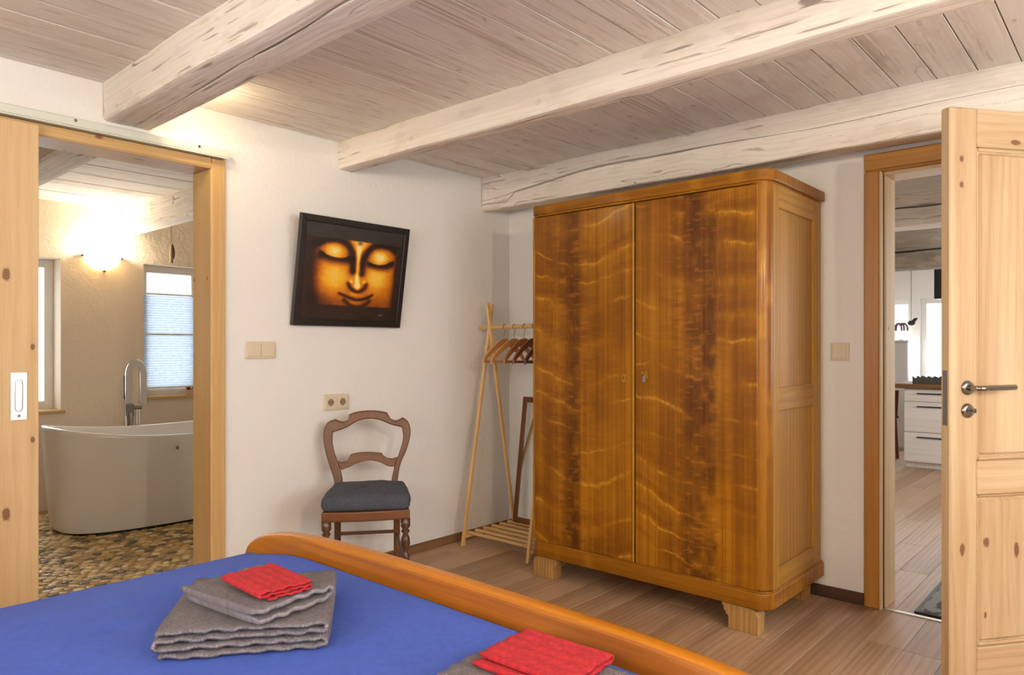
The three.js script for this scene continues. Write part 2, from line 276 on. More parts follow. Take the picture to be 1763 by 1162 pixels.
// floor of the bedroom: single planks along x
const floor = structG('floor', 'brown wood plank floor of the bedroom');
obj('screed', bx(-5.4, 0.0, -0.06, -0.012, 0, 4.8, 0), darkGap, floor);
{
  const r = rngOf(91), W = 0.14, vars = [];
  for (let k = 0; k < 9; k++) { const g = cbox(1.25 - 0.0015, 0.012, W - 0.0015, 0, 0, 0, 0.0012); boxUV(g, 0, 0.6, 2.4, r() * 5, r() * 5); vars.push(g); }
  for (let j = -1; j * W + 0.1 < 4.8; j++) {
    let z0 = j * W + 0.1, x = -5.4 - r() * 1.2;
    while (x < 0) {
      const x0 = Math.max(x, -5.4), x1 = Math.min(x + 1.25, 0), za = Math.max(z0, 0), zb = Math.min(z0 + W, 4.8);
      if (x1 - x0 > 0.02 && zb - za > 0.01) {
        let g; if (x0 === x && x1 === x + 1.25 && zb - za > W - 0.001) g = vars[Math.floor(r() * 9)]; else g = boxUV(cbox(x1 - x0 - 0.0015, 0.012, zb - za - 0.0015, 0, 0, 0, 0.0012), 0, 0.6, 2.4, r() * 5, r() * 5);
        const m = obj('plank', g, floorWood[Math.floor(r() * 3)], floor); m.position.set((x0 + x1) / 2, -0.006, (za + zb) / 2);
      }
      x += 1.25;
    }
  }
}
// ceiling: whitewashed boards along x
const ceiling = structG('ceiling', 'whitewashed board ceiling of the bedroom');
obj('backing', bx(-5.4, 0, CEIL + 0.022, 2.36, 0, 4.8, 0), darkGap, ceiling);
function boards(parent, x0, x1, z0, z1, y, off, seed) {
  const r = rngOf(seed), W = 0.14, vars = [], L = x1 - x0;
  for (let k = 0; k < 10; k++) vars.push(boxUV(cbox(L, 0.02, W - 0.0045, 0, 0, 0, 0.0010), 0, 0.7, 2.8, r() * 6, r() * 6));
  for (let z = off - Math.ceil((off - z0) / W) * W; z < z1; z += W) {
    const a = Math.max(z, z0), b = Math.min(z + W, z1); if (b - a < 0.015) continue;
    const g = b - a > W - 0.001 ? vars[Math.floor(r() * 10)] : boxUV(cbox(L, 0.02, b - a - 0.0045, 0, 0, 0, 0.0010), 0, 0.7, 2.8, r() * 6, r() * 6);
    const m = obj('board', g, washBoards[Math.floor(r() * 3)], parent); m.position.set((x0 + x1) / 2, y + 0.01 + r() * 0.003, (a + b) / 2);
  }
}
boards(ceiling, -5.4, 0, 0, 4.8, CEIL, 1.308, 95);

// hewn beams along z: rows of points round the section, a drying crack cut into one face
function beam(o) {
  const { x0, x1, y0, y1, z0, z1, seed } = o, N = o.n ?? 130, P = [], UV = [], I = [], rows = [];
  const rc = 0.014, H = y1 - y0, W = x1 - x0;
  const section = (z) => {
    const n = (k, a) => (fbm(z * 2.3 + k * 0.3, k * 0.9, seed, 3) - 0.5) * a, pts = [], drift = n(40, 0.02);
    const yb = y0 + n(50, 0.010), lift = o.lift ?? 0;
    const cr = o.crack, gap = (c) => Math.max(0.0012, c.w * c.open(z) * (0.65 + 0.7 * fbm(z * 5, 9.3, seed + 60, 2)));
    const xf = x0 + drift;
    // front face, top to bottom
    const fr = (t) => { const y = lerp(y1, yb + rc, t); return [xf + n(t * 4, 0.012), y]; };
    if (cr && cr.face === 'front') {
      const yc = cr.at(z) + n(70, 0.018), tc = (y1 - yc) / (y1 - yb - rc), g = gap(cr), dg = g / (y1 - yb);
      for (let k = 0; k <= 4; k++) pts.push(fr((tc - dg / 2) * k / 4));
      pts.push([xf + Math.min(0.05, g * 5), yc]);
      for (let k = 0; k <= 5; k++) pts.push(fr(lerp(tc + dg / 2, 1, k / 5)));
    } else for (let k = 0; k <= 9; k++) pts.push(fr(k / 9));
    pts.push([xf + rc * 0.35, yb + rc * 0.3], [xf + rc, yb]);
    // underside
    const un = (t) => [lerp(xf + rc, x1 - rc, t), yb + lift * t + n(20 + t * 2, 0.010)];
    if (cr && cr.face === 'bottom') {
      const xc = cr.at(z) + n(70, 0.016), tc = clamp((xc - xf - rc) / (W - 2 * rc), 0.1, 0.9), g = gap(cr), dg = g / W;
      for (let k = 1; k <= 3; k++) pts.push(un((tc - dg / 2) * k / 3));
      pts.push([lerp(xf + rc, x1 - rc, tc), yb + Math.min(0.05, g * 5)]);
      for (let k = 0; k <= 3; k++) pts.push(un(lerp(tc + dg / 2, 1, k / 3)));
    } else for (let k = 1; k <= 6; k++) pts.push(un(k / 6));
    pts.push([x1 - rc * 0.3, yb + lift + rc * 0.3]);
    for (let k = 0; k <= 4; k++) pts.push([x1 + n(30 + k, 0.006), lerp(yb + lift + rc, y1, k / 4)]);
    pts.push([x0 + drift, y1]);
    return pts;
  };
  for (let i = 0; i <= N; i++) {
    const z = lerp(z0, z1, i / N), s = section(z); let u = seed * 0.37; rows.push(s.length);
    s.forEach((p, k) => { if (k) u += Math.hypot(p[0] - s[k - 1][0], p[1] - s[k - 1][1]); P.push(p[0], p[1], z); UV.push(u / 0.7, z / 2.8 + seed * 0.13); });
  }
  const M = rows[0];
  for (let i = 0; i < N; i++) for (let k = 0; k < M - 1; k++) { const a = i * M + k, b = a + 1, c = a + M, d = c + 1; I.push(a, b, c, b, d, c); }
  for (const [row, flip] of [[0, 1], [N, 0]]) for (let k = 1; k < M - 2; k++) { const a = row * M, b = a + k, c = a + k + 1; flip ? I.push(a, c, b) : I.push(a, b, c); }
  const g = new THREE.BufferGeometry(); g.setAttribute('position', new THREE.Float32BufferAttribute(P, 3)); g.setAttribute('uv', new THREE.Float32BufferAttribute(UV, 2)); g.setIndex(I);
  return toCreasedNormals(g, 0.55);
}
let trimN = 0;
const trim = (label, gs, mat) => struct('trim_' + (++trimN), label, gs, mat);
trim('wide whitewashed ceiling beam with a long black crack underneath', beam({ x0: -2.5, x1: -2.31, y0: 2.13, y1: 2.286, z0: 0.001, z1: 4.8, seed: 3, crack: { face: 'bottom', w: 0.015, open: (z) => 0.35 + 0.65 * sstep(0.35, 0.75, z) * (1 - 0.75 * Math.exp(-Math.pow((z - 1.02) / 0.06, 2))), at: (z) => -2.384 - 0.034 * z } }), washBeam[0]);
trim('slim whitewashed ceiling beam in the middle of the ceiling', beam({ x0: -1.355, x1: -1.255, y0: 2.14, y1: 2.286, z0: 0.001, z1: 4.8, seed: 5 }), washBeam[1]);
trim('whitewashed ceiling beam with a dark crack above the wardrobe', beam({ x0: -0.27, x1: -0.001, y0: 2.074, y1: 2.286, z0: 0.001, z1: 4.8, seed: 8, lift: 0.036, crack: { face: 'front', w: 0.012, open: (z) => 0.25 + 0.75 * sstep(0.2, 0.35, z) * sstep(2.0, 1.2, z), at: (z) => 2.142 + 0.07 * sstep(0, 1.0, z) - 0.02 * sstep(1.2, 2.2, z) } }), washBeam[0]);

// baseboards
struct('baseboard_back', 'brown wooden baseboard under the painting', [wuv(bx(-1.985, -0.002, 0.0005, 0.05, 0.0005, 0.014), 0)], skirtWood);
struct('baseboard_right', 'dark brown baseboard beside the doorway', [wuv(bx(-0.014, -0.0005, 0.0005, 0.056, 0.015, 2.217), 2)], skirtDark);

// bathroom opening: lining, casing, head
{
  const g = structG('door_1', 'pine lining and casing round the bathroom opening');
  obj('jamb', wuv(bx(-2.056, -2.027, 0, 2.015, -0.163, 0.014), 1), pineFrame, g);
  obj('jamb', wuv(bx(-2.999, -2.97, 0, 2.015, -0.163, 0.014), 1), pineFrame, g);
  obj('head', wuv(bx(-2.999, -2.027, 2.015, 2.044, -0.163, 0.014), 0), pineFrame, g);
  obj('casing', wuv(bx(-2.050, -1.987, 0, 2.064, 0.0005, 0.018, 0.004), 1), pineFrame, g);
  obj('head_casing', wuv(bx(-3.06, -2.052, 2.018, 2.064, 0.0005, 0.0175, 0.004), 0), pineFrame, g);
}
// doorway to the kitchen: casing, strip, lining, threshold
{
  const g = structG('door_2', 'orange varnished pine door frame beside the wardrobe');
  obj('casing', wuv(bx(-0.020, -0.0005, 0, 2.012, 2.220, 2.288, 0.005), 1), pineOrange, g);
  obj('casing', wuv(bx(-0.020, -0.0005, 0, 2.012, 3.256, 3.330, 0.005), 1), pineOrange, g);
  obj('head_casing', wuv(bx(-0.020, -0.0005, 2.012, 2.090, 2.220, 3.330, 0.005), 2), pineOrange, g);
  obj('rebate_strip', wuv(bx(-0.026, 0.004, 0, 2.004, 2.288, 2.296, 0.002), 1), pineJamb, g);
  obj('rebate_strip', wuv(bx(-0.026, 0.004, 2.004, 2.012, 2.288, 3.24, 0.002), 2), pineOrange, g);
  obj('seal', bx(0.004, 0.020, 0, 2.0, 2.290, 2.298, 0.001), skirtDark, g);
  obj('lining', wuv(bx(0.020, 0.172, 0, 1.99, 2.272, 2.306), 1), pineJamb, g);
  obj('lining', wuv(bx(0.0, 0.172, 0, 1.99, 3.238, 3.268), 1), pineJamb, g);
  obj('lining', wuv(bx(0.012, 0.172, 1.99, 2.038, 2.272, 3.268), 2), pineJamb, g);
  obj('threshold', bx(-0.004, 0.022, -0.004, 0.004, 2.297, 3.238, 0.002), nickel, g);
}

// ---------------------------------------------------------------- sliding pine door with rail
{
  const r = thing('door_rail', 'pale aluminium track above the bathroom opening', 'rail');
  obj('track', [bx(-3.9, -1.99, 2.066, 2.100, 0.0005, 0.062, 0.003), bx(-3.9, -1.99, 2.060, 2.066, 0.054, 0.062, 0.001)], std({ color: '#d6d8cb', roughness: 0.45, metalness: 0.25 }), r);
  for (const x of [-2.62, -2.13]) obj('screw', rod([x, 2.09, 0.060], [x, 2.09, 0.0635], 0.006, 10), steel, r);
  const d = thing('sliding_door', 'pine plank sliding door with a metal flush pull', 'door', [-3.2, 0, 0.045]);
  for (let k = 0; k < 6; k++) { const w = 0.151; obj('plank', wuv(cbox(w - 0.0006, 2.03, 0.034, 0.455 - w / 2 - k * w, 1.027, 0, 0.0012), 1), pineSlide, d); }
  const px = 0.390, py = 1.018; // flush pull
  const s = shp([[-0.0265, -0.089], [0.0265, -0.089], [0.0265, 0.089], [-0.0265, 0.089]]);
  const h = new THREE.Path(); h.moveTo(-0.011, -0.045); h.absarc(0, -0.045, 0.011, Math.PI, 0, false); h.lineTo(0.011, 0.05); h.absarc(0, 0.05, 0.011, 0, Math.PI, false); h.closePath(); s.holes.push(h);
  const p = obj('flush_pull', extrude(s, 0.004, 0.001).translate(px, py, 0.0172), nickel, d);
  obj('cup', bx(px - 0.012, px + 0.012, py - 0.056, py + 0.061, 0.0172, 0.0182, 0.0002), nickel, p);
  const rim = []; for (let a = 0; a <= 24; a++) { const t = a / 24 * Math.PI * 2, sy = Math.sin(t) > 0 ? 0.05 : -0.045; rim.push([px + 0.0115 * Math.cos(t), py + sy + 0.0115 * Math.sin(t), 0.0212]); }
  obj('rim', tube([...rim], 0.0012, 60, 6), steel, p);
  for (const y of [0.076, -0.073]) obj('screw', [rod([px, py + y, 0.0212], [px, py + y, 0.0228], 0.0055, 14), bx(px - 0.004, px + 0.004, py + y - 0.0008, py + y + 0.0008, 0.0226, 0.0232, 0.0001)], steel, p);
}

// ---------------------------------------------------------------- wardrobe
{
  const t = thing('wardrobe', 'two-door walnut veneer wardrobe with rounded corners and bracket feet', 'wardrobe', [-0.365, 0, 1.405]);
  // local x = world x + 0.365, local z = world z - 1.405 ; front face at x = -0.315
  const foot = (x0, x1, z0, z1, r, rb = 0.008) => { // plan with rounded front corners; shape in (z, x) so that the extrusion turns upright
    const s = new THREE.Shape(); s.moveTo(x1, z0); s.lineTo(x0 + r, z0); s.absarc(x0 + r, z0 + r, r, -Math.PI / 2, -Math.PI, true); s.lineTo(x0, z1 - r); s.absarc(x0 + r, z1 - r, r, Math.PI, Math.PI / 2, true); s.lineTo(x1, z1); s.closePath(); return s;
  };
  const prism = (x0, x1, z0, z1, r, y0, y1, bev) => { const g = extrude(foot(x0, x1, z0, z1, r), y1 - y0, bev); g.rotateX(Math.PI / 2); g.scale(1, -1, 1); // (x, y=plan z, z) -> upright
    const p = g.attributes.position, n = g.attributes.normal; for (let i = 0; i < p.count; i += 3) { for (const a of [p, n]) { const b = [a.getX(i + 1), a.getY(i + 1), a.getZ(i + 1)]; a.setXYZ(i + 1, a.getX(i + 2), a.getY(i + 2), a.getZ(i + 2)); a.setXYZ(i + 2, ...b); } }
    return g; };
  // extrude runs +z; after rotateX(90deg): (x, y, z) -> (x, -z, y); after mirroring y: (x, z, y)
  const body = prism(-0.292, 0.315, -0.622, 0.622, 0.055, 0, 1.712, 0); body.translate(0, 0.182, 0);
  obj('body', wuv(body, 1), veneerS, t);
  const corn = prism(-0.333, 0.318, -0.648, 0.650, 0.07, 0, 0.048, 0.006); corn.translate(0, 1.892, 0); obj('cornice', wuv(corn, 2, 0.7, 1.4), veneerT, t);
  const c2 = prism(-0.322, 0.316, -0.632, 0.634, 0.06, 0, 0.010, 0.002); c2.translate(0, 1.884, 0); obj('cornice_moulding', wuv(c2, 2, 0.7, 1.4), veneerT, t);
  const pl = prism(-0.330, 0.317, -0.640, 0.646, 0.066, 0, 0.068, 0.005); pl.translate(0, 0.112, 0); obj('plinth', wuv(pl, 2, 0.7, 1.4), veneerT, t);
  const bd = prism(-0.324, 0.316, -0.634, 0.640, 0.062, 0, 0.010, 0.003); bd.translate(0, 0.178, 0); obj('plinth_bead', wuv(bd, 2, 0.7, 1.4), veneerT, t);
  // corner posts: quarter-round columns in front of the body
  for (const [z0, z1] of [[-0.632, -0.612], [0.588, 0.634]]) {
    const s = z0 < 0 ? foot(-0.317, -0.262, z0, z1 + 0.0, 0.0099) : foot(-0.317, -0.262, z0 - 0.05, z1, 0.044);
    const g = extrude(s, 1.694, 0); g.rotateX(Math.PI / 2); g.translate(0, 1.886, 0);
    obj('corner_post', wuv(g, 1), veneerT, t);
  }
  // doors: slabs with veneer faces
  const door = (z0, z1, mat, w) => {
    const g = cbox(0.020, 1.692, z1 - z0, -0.310, 0.188 + 0.846, (z0 + z1) / 2, 0.0025), p = g.attributes.position, uv = g.attributes.uv;
    for (let i = 0; i < p.count; i++) uv.setXY(i, (p.getZ(i) - z0) / w, (p.getY(i) - 0.188) / 1.7);
    return obj('door', g, mat, t);
  };
  const dl = door(-0.611, -0.006, veneerL, 0.62), dr = door(0.002, 0.589, veneerR, 0.59);
  obj('meeting_strip', wuv(bx(-0.326, -0.320, 0.19, 1.88, -0.0115, -0.0045, 0.0018), 1), veneerS, dl);
  const esc = (d, z, y) => obj('keyhole_plate', [extrude(shp(spline([[0, 0.02], [0.009, 0.012], [0.007, 0], [0.010, -0.012], [0, -0.022], [-0.010, -0.012], [-0.007, 0], [-0.009, 0.012]], 40, true)), 0.002, 0.0006).rotateY(-Math.PI / 2).translate(-0.3202, y, z)], brass, d);
  esc(dl, -0.062, 1.055); esc(dr, 0.058, 1.072);
  obj('keyhole', [rod([-0.3222, 1.058, -0.062], [-0.3228, 1.058, -0.062], 0.003, 10), bx(-0.3228, -0.3222, 1.046, 1.058, -0.0634, -0.0606, 0.0001)], darkGap, dl);
  obj('key', [rod([-0.322, 1.082, 0.058], [-0.340, 1.082, 0.058], 0.0028, 10), clean(new THREE.TorusGeometry(0.009, 0.0024, 8, 20)).translate(-0.0, 0, 0).rotateX(0.3).translate(-0.346, 1.082, 0.058)], brass, dr);
  obj('tassel', [lathe([[0.0005, 0], [0.007, -0.003], [0.006, -0.011], [0.009, -0.030], [0.0005, -0.031]], 12).translate(-0.342, 1.071, 0.060)], std({ color: '#7a6f62', roughness: 0.9 }), dr);
  // side: frame proud of two sunk panels on the +z face
  const zf = 0.622;
  obj('side_panel', wuv(bx(-0.245, 0.235, 1.02, 1.80, zf - 0.002, zf + 0.003, 0.001), 1), veneerS, t);
  obj('side_panel', wuv(bx(-0.245, 0.235, 0.26, 0.94, zf - 0.002, zf + 0.003, 0.001), 1), veneerS, t);
  const fr = [wuv(bx(-0.262, -0.205, 0.185, 1.886, zf, zf + 0.013, 0.003), 1), wuv(bx(0.215, 0.312, 0.185, 1.886, zf, zf + 0.013, 0.003), 1)];
  for (const [a, b] of [[1.79, 1.886], [0.93, 1.03], [0.185, 0.27]]) fr.push(wuv(bx(-0.205, 0.215, a, b, zf, zf + 0.0125, 0.003), 0));
  obj('side_frame', fr, veneerS, t);
  // bracket feet
  const prof = () => shp([[0, 0], [0.128, 0], [0.130, 0.075], [0.122, 0.096], [0.10, 0.105], [-0.03, 0.108], [-0.03, 0.096], [-0.020, 0.090], [-0.024, 0.080], [-0.012, 0.070], [-0.014, 0.062], [0, 0.056]]);
  const mk = (z, x, flip) => { const g = extrude(prof(), 0.075, 0.003); if (flip) g.scale(-1, 1, 1); if (flip) { const p = g.attributes.position, n = g.attributes.normal; for (let i = 0; i < p.count; i += 3) for (const a of [p, n]) { const b = [a.getX(i + 1), a.getY(i + 1), a.getZ(i + 1)]; a.setXYZ(i + 1, a.getX(i + 2), a.getY(i + 2), a.getZ(i + 2)); a.setXYZ(i + 2, ...b); } }
    g.rotateY(-Math.PI / 2); g.translate(x, 0.0005, z); return wuv(g, 1, 0.5, 1); };
  obj('foot', mk(0.460, -0.243, false), footWood, t); obj('foot', mk(-0.495, -0.243, true), footWood, t);
  obj('foot', mk(0.460, 0.305, false), footWood, t); obj('foot', mk(-0.495, 0.305, true), footWood, t);
}

// ---------------------------------------------------------------- painting, switches, socket
{
  const S = 512;
  const seg = (px, py, pts) => { let b = 9; for (let i = 0; i < pts.length - 1; i++) { const [ax, ay] = pts[i], [cx, cy] = pts[i + 1], dx = cx - ax, dy = cy - ay, t = clamp(((px - ax) * dx + (py - ay) * dy) / (dx * dx + dy * dy)), d = Math.hypot(px - ax - t * dx, py - ay - t * dy); if (d < b) b = d; } return b; };
  const G = (d, s) => Math.exp(-(d * d) / (s * s));
  const lidL = spline([[0.17, 0.31], [0.24, 0.335], [0.315, 0.352], [0.39, 0.346], [0.445, 0.325]], 24), lidR = spline([[0.655, 0.362], [0.71, 0.38], [0.765, 0.385], [0.83, 0.372], [0.895, 0.335]], 24);
  const browL = spline([[0.13, 0.20], [0.21, 0.165], [0.31, 0.155], [0.40, 0.18], [0.455, 0.245], [0.485, 0.34], [0.495, 0.47]], 30), browR = spline([[0.93, 0.20], [0.86, 0.165], [0.75, 0.16], [0.67, 0.19], [0.61, 0.27], [0.585, 0.37], [0.585, 0.49]], 30);
  const mouth = spline([[0.375, 0.715], [0.43, 0.735], [0.50, 0.762], [0.55, 0.772], [0.61, 0.762], [0.67, 0.738], [0.715, 0.712]], 24);
  const nose = spline([[0.54, 0.22], [0.54, 0.40], [0.545, 0.55], [0.55, 0.62]], 16);
  const under = spline([[0.455, 0.60], [0.48, 0.645], [0.55, 0.685], [0.62, 0.648], [0.645, 0.60]], 20), lowlip = spline([[0.43, 0.785], [0.50, 0.835], [0.57, 0.85], [0.65, 0.82], [0.69, 0.775]], 20);
  const RAMP = [[0, [22, 14, 12]], [0.22, [58, 26, 12]], [0.45, [146, 72, 12]], [0.68, [222, 134, 14]], [0.85, [248, 188, 48]], [1.05, [255, 232, 150]]];
  const ramp = (t) => { t = clamp(t, 0, 1.05); for (let i = 0; i < RAMP.length - 1; i++) if (t <= RAMP[i + 1][0]) return mix3(RAMP[i][1], RAMP[i + 1][1], (t - RAMP[i][0]) / (RAMP[i + 1][0] - RAMP[i][0])); return RAMP[5][1]; };
  const print = tex(S, S, (x, y0) => {
    const y = 1 - y0, wob = 0.012 * (fbm(x * 9, y * 9, 201, 3) - 0.5), X = x + wob, Y = y + wob;
    let I = 0.55;
    I += 0.38 * G(Math.hypot((X - 0.31) / 1.0, (Y - 0.54) / 1.2), 0.15) + 0.38 * G(Math.hypot(X - 0.745, (Y - 0.52) / 1.2), 0.13);
    I += 0.45 * G(Math.hypot((X - 0.29) / 1.3, Y - 0.275), 0.075) + 0.5 * G(Math.hypot((X - 0.765) / 1.2, Y - 0.29), 0.07);
    I += 0.35 * G(Math.hypot((X - 0.545) / 1.2, Y - 0.18), 0.09) + 0.42 * G(seg(X, Y, nose), 0.022) + 0.12 * G(seg(X, Y, nose), 0.055);
    I += 0.4 * G(Math.hypot(X - 0.55, Y - 0.628), 0.028) + 0.35 * G(Math.hypot(X - 0.482, Y - 0.58), 0.02) + 0.3 * G(Math.hypot(X - 0.622, Y - 0.58), 0.018);
    I += 0.22 * G(Math.hypot((X - 0.545) / 2.2, Y - 0.805), 0.03) + 0.2 * G(Math.hypot((X - 0.54) / 3, Y - 0.712), 0.02);
    I -= 0.62 * G(seg(X, Y, browL), 0.038) + 0.62 * G(seg(X, Y, browR), 0.036);
    const l1 = seg(X, Y, lidL), l2 = seg(X, Y, lidR);
    I += 0.3 * G(seg(X, Y + 0.018, lidL), 0.012) * (X > 0.2 ? 1 : 0.4) + 0.3 * G(seg(X, Y + 0.018, lidR), 0.012);
    I -= 0.62 * G(l1, 0.024) + 0.62 * G(l2, 0.024) + 0.3 * G(seg(X, Y - 0.035, lidL), 0.035) + 0.3 * G(seg(X, Y - 0.035, lidR), 0.03);
    I -= 0.45 * G(seg(X, Y, under), 0.022) + 0.42 * G(seg(X, Y, mouth), 0.016) + 0.28 * G(seg(X, Y, lowlip), 0.022) + 0.25 * G(Math.hypot((X - 0.55) / 2, Y - 0.90), 0.04);
    I -= 0.45 * sstep(0.22, 0.05, X) + 0.35 * sstep(0.88, 0.99, X) + 0.18 * sstep(0.55, 0.82, Y) * sstep(0.42, 0.15, X) + 0.10 * sstep(0.7, 0.84, Y);
    I += 0.10 * (fbm(x * 30, y * 30, 205, 3) - 0.5);
    let c = ramp(I);
    c = mix3(c, [96, 40, 52], 0.8 * G(Math.hypot(X - 0.545, Y - 0.168), 0.022));
    c = mix3(c, [150, 60, 40], 0.25 * G(Math.hypot((X - 0.56) / 2, Y - 0.81), 0.02));
    const top = sstep(0.155, 0.135, y + 0.01 * (fbm(x * 20, 1, 207, 2) - 0.5)), bot = sstep(0.835, 0.85, y), left = sstep(0.09, 0.05, x), right = sstep(0.925, 0.95, x);
    const bg = mix3([44, 42, 40], [70, 66, 62], 0.5 * fbm(x * 14, y * 40, 209, 3)), bg2 = mix3([30, 20, 16], [58, 40, 32], fbm(x * 14, y * 30, 211, 3));
    c = mix3(c, bg2, Math.max(left * 0.9, right * 0.85)); c = mix3(c, bg, top); c = mix3(c, bg2, bot);
    if (y > 0.925 && y < 0.94 && x > 0.80 && x < 0.87 && fbm(x * 160, y * 90, 215, 1) > 0.5) c = [150, 132, 110];   // the small painted signature
    return c;
  }, true, THREE.ClampToEdgeWrapping);
  const t = thing('painting', 'framed painting of a golden face with closed eyes, leaning out from the wall', 'painting', [-1.308, 1.314, 0.008]);
  t.rotation.x = Math.atan(0.088 / 0.55);
  const W = 0.684, H = 0.556, b = 0.034, mat = phy({ color: '#1d1815', roughness: 0.45, clearcoat: 0.15, clearcoatRoughness: 0.3 });
  const w2 = W / 2; for (const q of [[[-w2, 0], [w2, 0], [w2 - b, b], [-w2 + b, b]], [[-w2, H], [-w2 + b, H - b], [w2 - b, H - b], [w2, H]], [[-w2, 0], [-w2 + b, b], [-w2 + b, H - b], [-w2, H]], [[w2, 0], [w2, H], [w2 - b, H - b], [w2 - b, b]]]) obj('frame_bar', extrude(shp(q), 0.026, 0.004, 2), mat, t);
  const g = new THREE.PlaneGeometry(W - 2 * b + 0.004, H - 2 * b + 0.004).translate(0, H / 2, 0.012);
  const m = obj('canvas', g, phy({ map: print, roughness: 0.45, clearcoat: 0.5, clearcoatRoughness: 0.15 }), t); m.userData.label = 'golden face print with closed eyes';
  obj('backboard', bx(-W / 2 + 0.01, W / 2 - 0.01, 0.01, H - 0.01, 0.001, 0.011, 0.001), darkGap, t);
}
function plate(name, label, category, w, h, pos, turn) {
  const t = thing(name, label, category, pos, turn); obj('plate', cbox(w, h, 0.010, 0, 0, 0.0052, 0.003), beige, t); return t;
}
{
  const s = plate('light_switch', 'beige double light switch beside the bathroom opening', 'switch', 0.155, 0.083, [-1.806, 1.187, 0], 0);
  for (const x of [-0.036, 0.036]) obj('rocker', cbox(0.0695, 0.063, 0.006, x, 0, 0.0125, 0.0015), beige, s);
  const k = plate('wall_socket', 'beige double power socket on the wall above the chair', 'socket', 0.155, 0.084, [-1.375, 0.912, 0], 0);
  for (const x of [-0.037, 0.037]) {
    const sh = shp([[-0.031, -0.031], [0.031, -0.031], [0.031, 0.031], [-0.031, 0.031]]), h = new THREE.Path(); h.absarc(0, 0, 0.0195, 0, Math.PI * 2, true); sh.holes.push(h);
    const o = obj('socket_insert', extrude(sh, 0.006, 0.001).translate(x, 0, 0.009), beige, k);
    obj('well', rod([x, 0, 0.0098], [x, 0, 0.0106], 0.0195, 20), beigeDark, o);
    obj('contact_hole', [-0.0095, 0.0095].map((d) => rod([x + d, 0, 0.0104], [x + d, 0, 0.0112], 0.0028, 10)), blackMetal, o);
  }
  const b = plate('light_switch', 'beige square light switch between the wardrobe and the doorway', 'switch', 0.084, 0.084, [0, 1.18, 2.112], -Math.PI / 2);
  obj('rocker', cbox(0.062, 0.062, 0.006, 0, 0, 0.0125, 0.0015), beige, b);
}

// ---------------------------------------------------------------- bed
{
  const t = thing('bed', 'orange varnished wooden bed frame with a curved footboard', 'bed', [-3.4, 0, 1.95]);
  const c = [[0.905, 0.12], [0.915, 0.28], [0.935, 0.42], [0.958, 0.50], [0.985, 0.548], [1.04, 0.583], [1.12, 0.608], [1.22, 0.625], [1.36, 0.636], [1.55, 0.642], [1.95, 0.645]];
  const left = spline(c, 60), pts = [...left, ...left.slice(0, -1).reverse().map(([z, y]) => [3.9 - z, y])];
  const g = extrude(shp(pts), 0.05, 0.016, 4); g.rotateY(-Math.PI / 2); g.translate(3.4 - 2.352, 0, -1.95);
  obj('footboard', wuv(g, 2, 0.6, 2.4), bedWood, t);
  for (const z of [-0.93, 0.93]) obj('side_rail', wuv(bx(-1.02, 0.998, 0.20, 0.40, z - 0.014, z + 0.014, 0.004), 0, 0.6, 2.4), bedWood, t);
  for (const z of [-0.88, 0.88]) obj('leg', wuv(bx(0.965, 0.997, 0, 0.14, z - 0.03, z + 0.03, 0.004), 1), bedWood, t);
  for (const z of [-0.9, 0.9]) obj('leg', wuv(bx(-1.03, -0.98, 0, 0.30, z - 0.03, z + 0.03, 0.004), 1), bedWood, t);
  obj('headboard', wuv(bx(-1.075, -1.03, 0.15, 0.95, -0.97, 0.97, 0.012), 2, 0.6, 2.4), bedWood, t);
  for (const z of [-0.905, 0.905]) obj('slat_ledge', bx(-1.02, 0.99, 0.26, 0.29, z - 0.011, z + 0.011), rackWood, t);
  obj('slat_base', bx(-1.02, 0.985, 0.29, 0.32, -0.905, 0.905, 0.004), rackWood, t);
  const m = roundBox(2.015, 0.232, 1.82, 0.045, 110, 10, 100), p = m.attributes.position;
  for (let i = 0; i < p.count; i++) {
    const x = p.getX(i), y = p.getY(i), z = p.getZ(i), wx = x - 3.415, wz = z + 1.955;
    if (y > 0.03) {
      let d = 0.042 * sstep(0.0, 0.34, 0.91 - Math.abs(z)) + 0.004 * (fbm(wx * 2.2, wz * 2.2, 301, 2) - 0.5) + 0.002 * (fbm(wx * 9 + wz * 3, wz * 9, 303, 2) - 0.5);
      const q = Math.hypot(wx + 3.005, (wz - 1.545) * 1.4); d += -0.007 * Math.exp(-q * q / 0.0009) + 0.005 * Math.exp(-Math.pow(Math.hypot(wx + 2.975, wz - 1.515) / 0.03, 2));
      p.setY(i, y + d * sstep(0.03, 0.1, y));
    }
  }
  m.computeVertexNormals(); boxUV(m, 0, 0.5, 0.5);
  { const uv = m.attributes.uv; for (let i = 0; i < p.count; i++) uv.setXY(i, p.getZ(i) * 2 + p.getY(i), p.getX(i) * 2 + p.getY(i) * 0.5); }
  const mm = one('mattress', 'blue fitted sheet pulled over the bed mattress', 'mattress', m, sheetBlue); mm.position.set(-3.4115, 0.32 + 0.116, 1.955);
}
